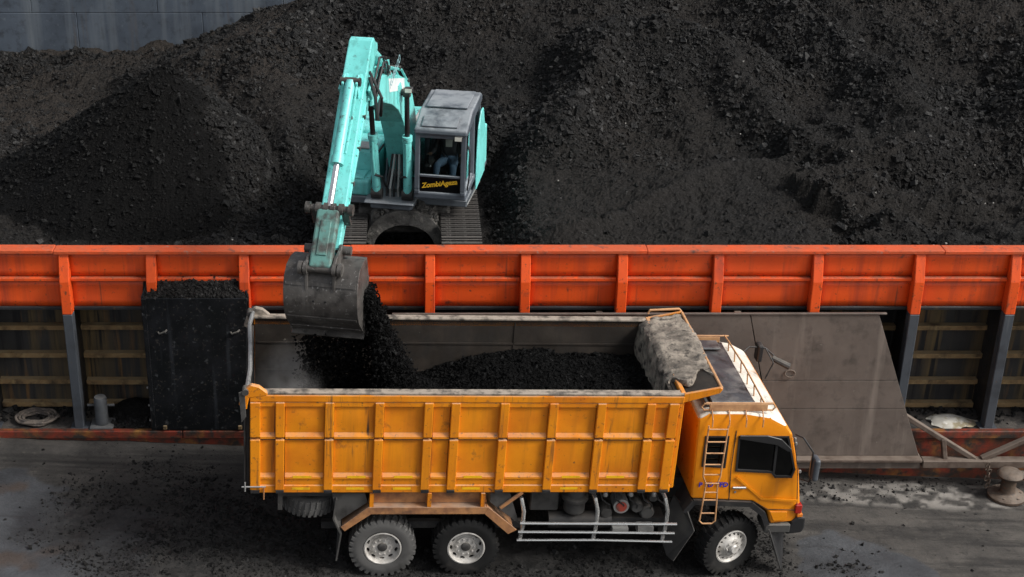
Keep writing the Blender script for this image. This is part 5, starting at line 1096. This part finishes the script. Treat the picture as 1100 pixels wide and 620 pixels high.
    # ---------------- bucket: shell profile swept across its width, mouth towards the machine
    op = [(5.72, 2.20), (6.00, 2.24), (6.28, 2.20), (6.46, 2.06), (6.55, 1.85), (6.57, 1.60), (6.52, 1.38), (6.42, 1.20), (6.28, 1.06), (6.12, .90), (6.0, .80)]
    def off(pl, d):
        out = []
        for i, p in enumerate(pl):
            a = Vector(pl[max(i-1, 0)]); c = Vector(pl[min(i+1, len(pl)-1)]); t = (c-a).normalized(); n_ = Vector((-t.y, t.x)); out.append(tuple(Vector(p)-n_*d))
        return out
    ip = off(op, .035); hw = .65
    m = MB(); n = len(op); vs = []
    for y in (-hw, hw): vs += [(p[0], y, p[1]) for p in op] + [(p[0], y, p[1]) for p in ip]
    fs = [(i, i+1, 2*n+i+1, 2*n+i) for i in range(n-1)] + [(n+i, 3*n+i, 3*n+i+1, n+i+1) for i in range(n-1)] + [(i, n+i, n+i+1, i+1) for i in range(n-1)] + [(2*n+i, 2*n+i+1, 3*n+i+1, 3*n+i) for i in range(n-1)] + [(0, 2*n, 3*n, n), (n-1, 2*n-1, 4*n-1, 3*n-1)]
    m.add(vs, fs); bu = m.build('bucket', bucket_steel, E, smooth=30)
    for s in (-1, 1):
        y = s*(hw+.012); side = op + [(5.78, 1.30), (5.62, 1.8)]
        MB().prism(side, y-.014, y+.014).build('side_plate', bucket_steel, bu, bevel=.005)
        MB().prism([(6.0, .78), (6.10, .86), (5.90, 1.40), (5.74, 1.84), (5.62, 1.80), (5.76, 1.30)], y+s*.015-.012, y+s*.015+.012).build('side_cutter', bucket_steel, bu, bevel=.004)
        for k in range(2): MB().lathe([(0, -.05), (.05, -.05), (.05, .05), (0, .05)], 12, (5.83+.1*k, y+s*.03, 1.25+.3*k)).build('bolt', bucket_steel, bu)
    MB().bar((6.02, -hw-.03, .81), (6.02, hw+.03, .81), .20, .05, up=(.8, 0, 1)).build('cutting_edge', bucket_steel, bu, bevel=.01)
    for i, w in ((3, .02), (6, .02), (8, .03)):
        p, q = Vector(op[i]), Vector(op[i+1]); t = (q-p).normalized(); n_ = Vector((-t.y, t.x)); n_ = n_ if n_.x > 0 or n_.y < 0 else -n_
        c0 = p*.5+q*.5+n_*.008 if n_.dot(p-Vector((6.0, 1.6))) > 0 else p*.5+q*.5-n_*.008
        MB().bar((c0.x, -hw+.01, c0.y), (c0.x, hw-.01, c0.y), .07, .022, up=tuple((n_.x, 0, n_.y))).build('wear_strip', bucket_steel, bu, bevel=.004)
    for s in (-.25, .25):
        MB().prism([(5.74, 2.18), (5.80, 2.42), (5.92, 2.50), (6.05, 2.44), (6.36, 2.42), (6.50, 2.34), (6.53, 2.12), (6.56, 1.86), (6.50, 1.95), (6.42, 2.08), (6.26, 2.17), (6.0, 2.21)], s-.028, s+.028).build('hanger', bucket_steel, bu, bevel=.008)
    for y, z in ((-.12, 1.66), (.10, 1.66)): MB().tube([(6.53, y, z), (6.585, y, z)], .02, 8).build('plug', hose, bu)
    for c in [bu] + list(bu.children): pass
    k = .85; bu.matrix_local = Matrix.Translation((5.98, 0, 2.32)) @ Matrix.Diagonal((k, .84, k, 1)) @ Matrix.Translation((-5.98, 0, -2.32))
    return E, mw
EXC, EMW = build_excavator()

# ------------------------------------------------------------------ operator seated in the excavator cab
def build_operator():
    # local axes of the machine: x forward, y to the operator's left, z up
    J = {'pelvis': (.26, .90, 1.70), 'belly': (.24, .90, 1.86), 'chest': (.20, .90, 2.06), 'neck': (.21, .90, 2.22), 'head0': (.235, .90, 2.29), 'head1': (.25, .90, 2.40), 'head2': (.235, .90, 2.47)}
    Rr = {'pelvis': (.13, .16), 'belly': (.12, .15), 'chest': (.12, .17), 'neck': (.055, .055), 'head0': (.075, .065), 'head1': (.095, .075), 'head2': (.06, .055)}
    Ed = [('pelvis', 'belly'), ('belly', 'chest'), ('chest', 'neck'), ('neck', 'head0'), ('head0', 'head1'), ('head1', 'head2')]
    for s, k in ((-1, 'r'), (1, 'l')):
        y = .90
        for nme, p, r in (('hip', (.32, y+s*.10, 1.68), .095), ('knee', (.72, y+s*.15, 1.74), .07), ('calf', (.80, y+s*.15, 1.58), .06), ('ankle', (.86, y+s*.14, 1.42), .045), ('toe', (1.00, y+s*.15, 1.385), .035),
                          ('sho', (.20, y+s*.19, 2.12), .07), ('elb', (.30, y+s*.27, 1.88), .05), ('wri', (.58, y+s*.29, 1.90), .032), ('palm', (.66, y+s*.295, 1.93), .034)):
            J[nme+k] = p; Rr[nme+k] = (r, r)
        Ed += [('pelvis', 'hip'+k), ('hip'+k, 'knee'+k), ('knee'+k, 'calf'+k), ('calf'+k, 'ankle'+k), ('ankle'+k, 'toe'+k), ('chest', 'sho'+k), ('sho'+k, 'elb'+k), ('elb'+k, 'wri'+k), ('wri'+k, 'palm'+k)]
        for f in range(4):
            yy = .90+s*.295+(f-1.5)*.019; ln = (.035, .042, .04, .03)[f]
            a, b_ = f'fa{f}{k}', f'fb{f}{k}'; J[a] = (.69+ln*.5, yy, 1.955); J[b_] = (.70+ln*.6, yy, 1.92-.0); Rr[a] = (.0095, .0095); Rr[b_] = (.008, .008)
            Ed += [('palm'+k, a), (a, b_)]
        J['th'+k] = (.66, .90+s*.25, 1.955); Rr['th'+k] = (.010, .010); Ed.append(('palm'+k, 'th'+k))
    names = list(J); me = bpy.data.meshes.new('person'); me.from_pydata([J[n] for n in names], [(names.index(a), names.index(b)) for a, b in Ed], [])
    o = bpy.data.objects.new('tmp', me); COL.objects.link(o); sk = o.modifiers.new('s', 'SKIN'); o.modifiers.new('sub', 'SUBSURF').levels = 2
    for i, n in enumerate(names):
        v = me.skin_vertices[0].data[i]; v.radius = Rr[n]; v.use_root = (n == 'pelvis')
    dg = bpy.context.evaluated_depsgraph_get(); dg.update(); bm_ = bpy.data.meshes.new_from_object(o.evaluated_get(dg)); bpy.data.objects.remove(o)
    p = obj('person', bm_, [skin, jacket, jeans, black_plastic, shirt], smooth='all'); p.matrix_world = EMW @ Matrix.Translation((0, 0, .12))
    for f in bm_.polygons:
        c = f.center
        if c.z > 2.245 and abs(c.y-.9) < .13: k = 0
        elif c.x > .60 and c.z > 1.84: k = 0
        elif c.z < 1.44: k = 3
        elif c.z < 1.80 and not (abs(c.y-.9) > .22 and c.z > 1.78): k = 2
        elif c.x > .28 and abs(c.y-.9) < .045 and c.z > 2.0: k = 4
        else: k = 1
        f.material_index = k
    tag(p, 'operator in dark jacket and blue jeans seated inside the excavator cab', 'person')
    h = MB().lathe([(0, 2.50), (.05, 2.495), (.085, 2.465), (.095, 2.42), (.088, 2.39)], 20, (.222, .90, 0), 'z').build('hair', hairm, p, smooth='all')
    for s in (-1, 1):
        MB().lathe([(0, -.012), (.011, -.006), (.012, .0), (0, .012)], 8, (.335, .90+s*.03, 2.40), 'x').build('eye', hairm, p); MB().lathe([(0, -.012), (.022, -.01), (.026, .008), (0, .012)], 8, (.235, .90+s*.083, 2.385), 'y').build('ear', skin, p, smooth='all')
    MB().add([(.335, .90, 2.41), (.335, .885, 2.36), (.335, .915, 2.36), (.365, .90, 2.365)], [(0,1,3),(0,3,2),(1,2,3),(0,2,1)]).build('nose', skin, p); MB().box(.328, .336, .875, .925, 2.325, 2.334).build('mouth', hairm, p)
build_operator()
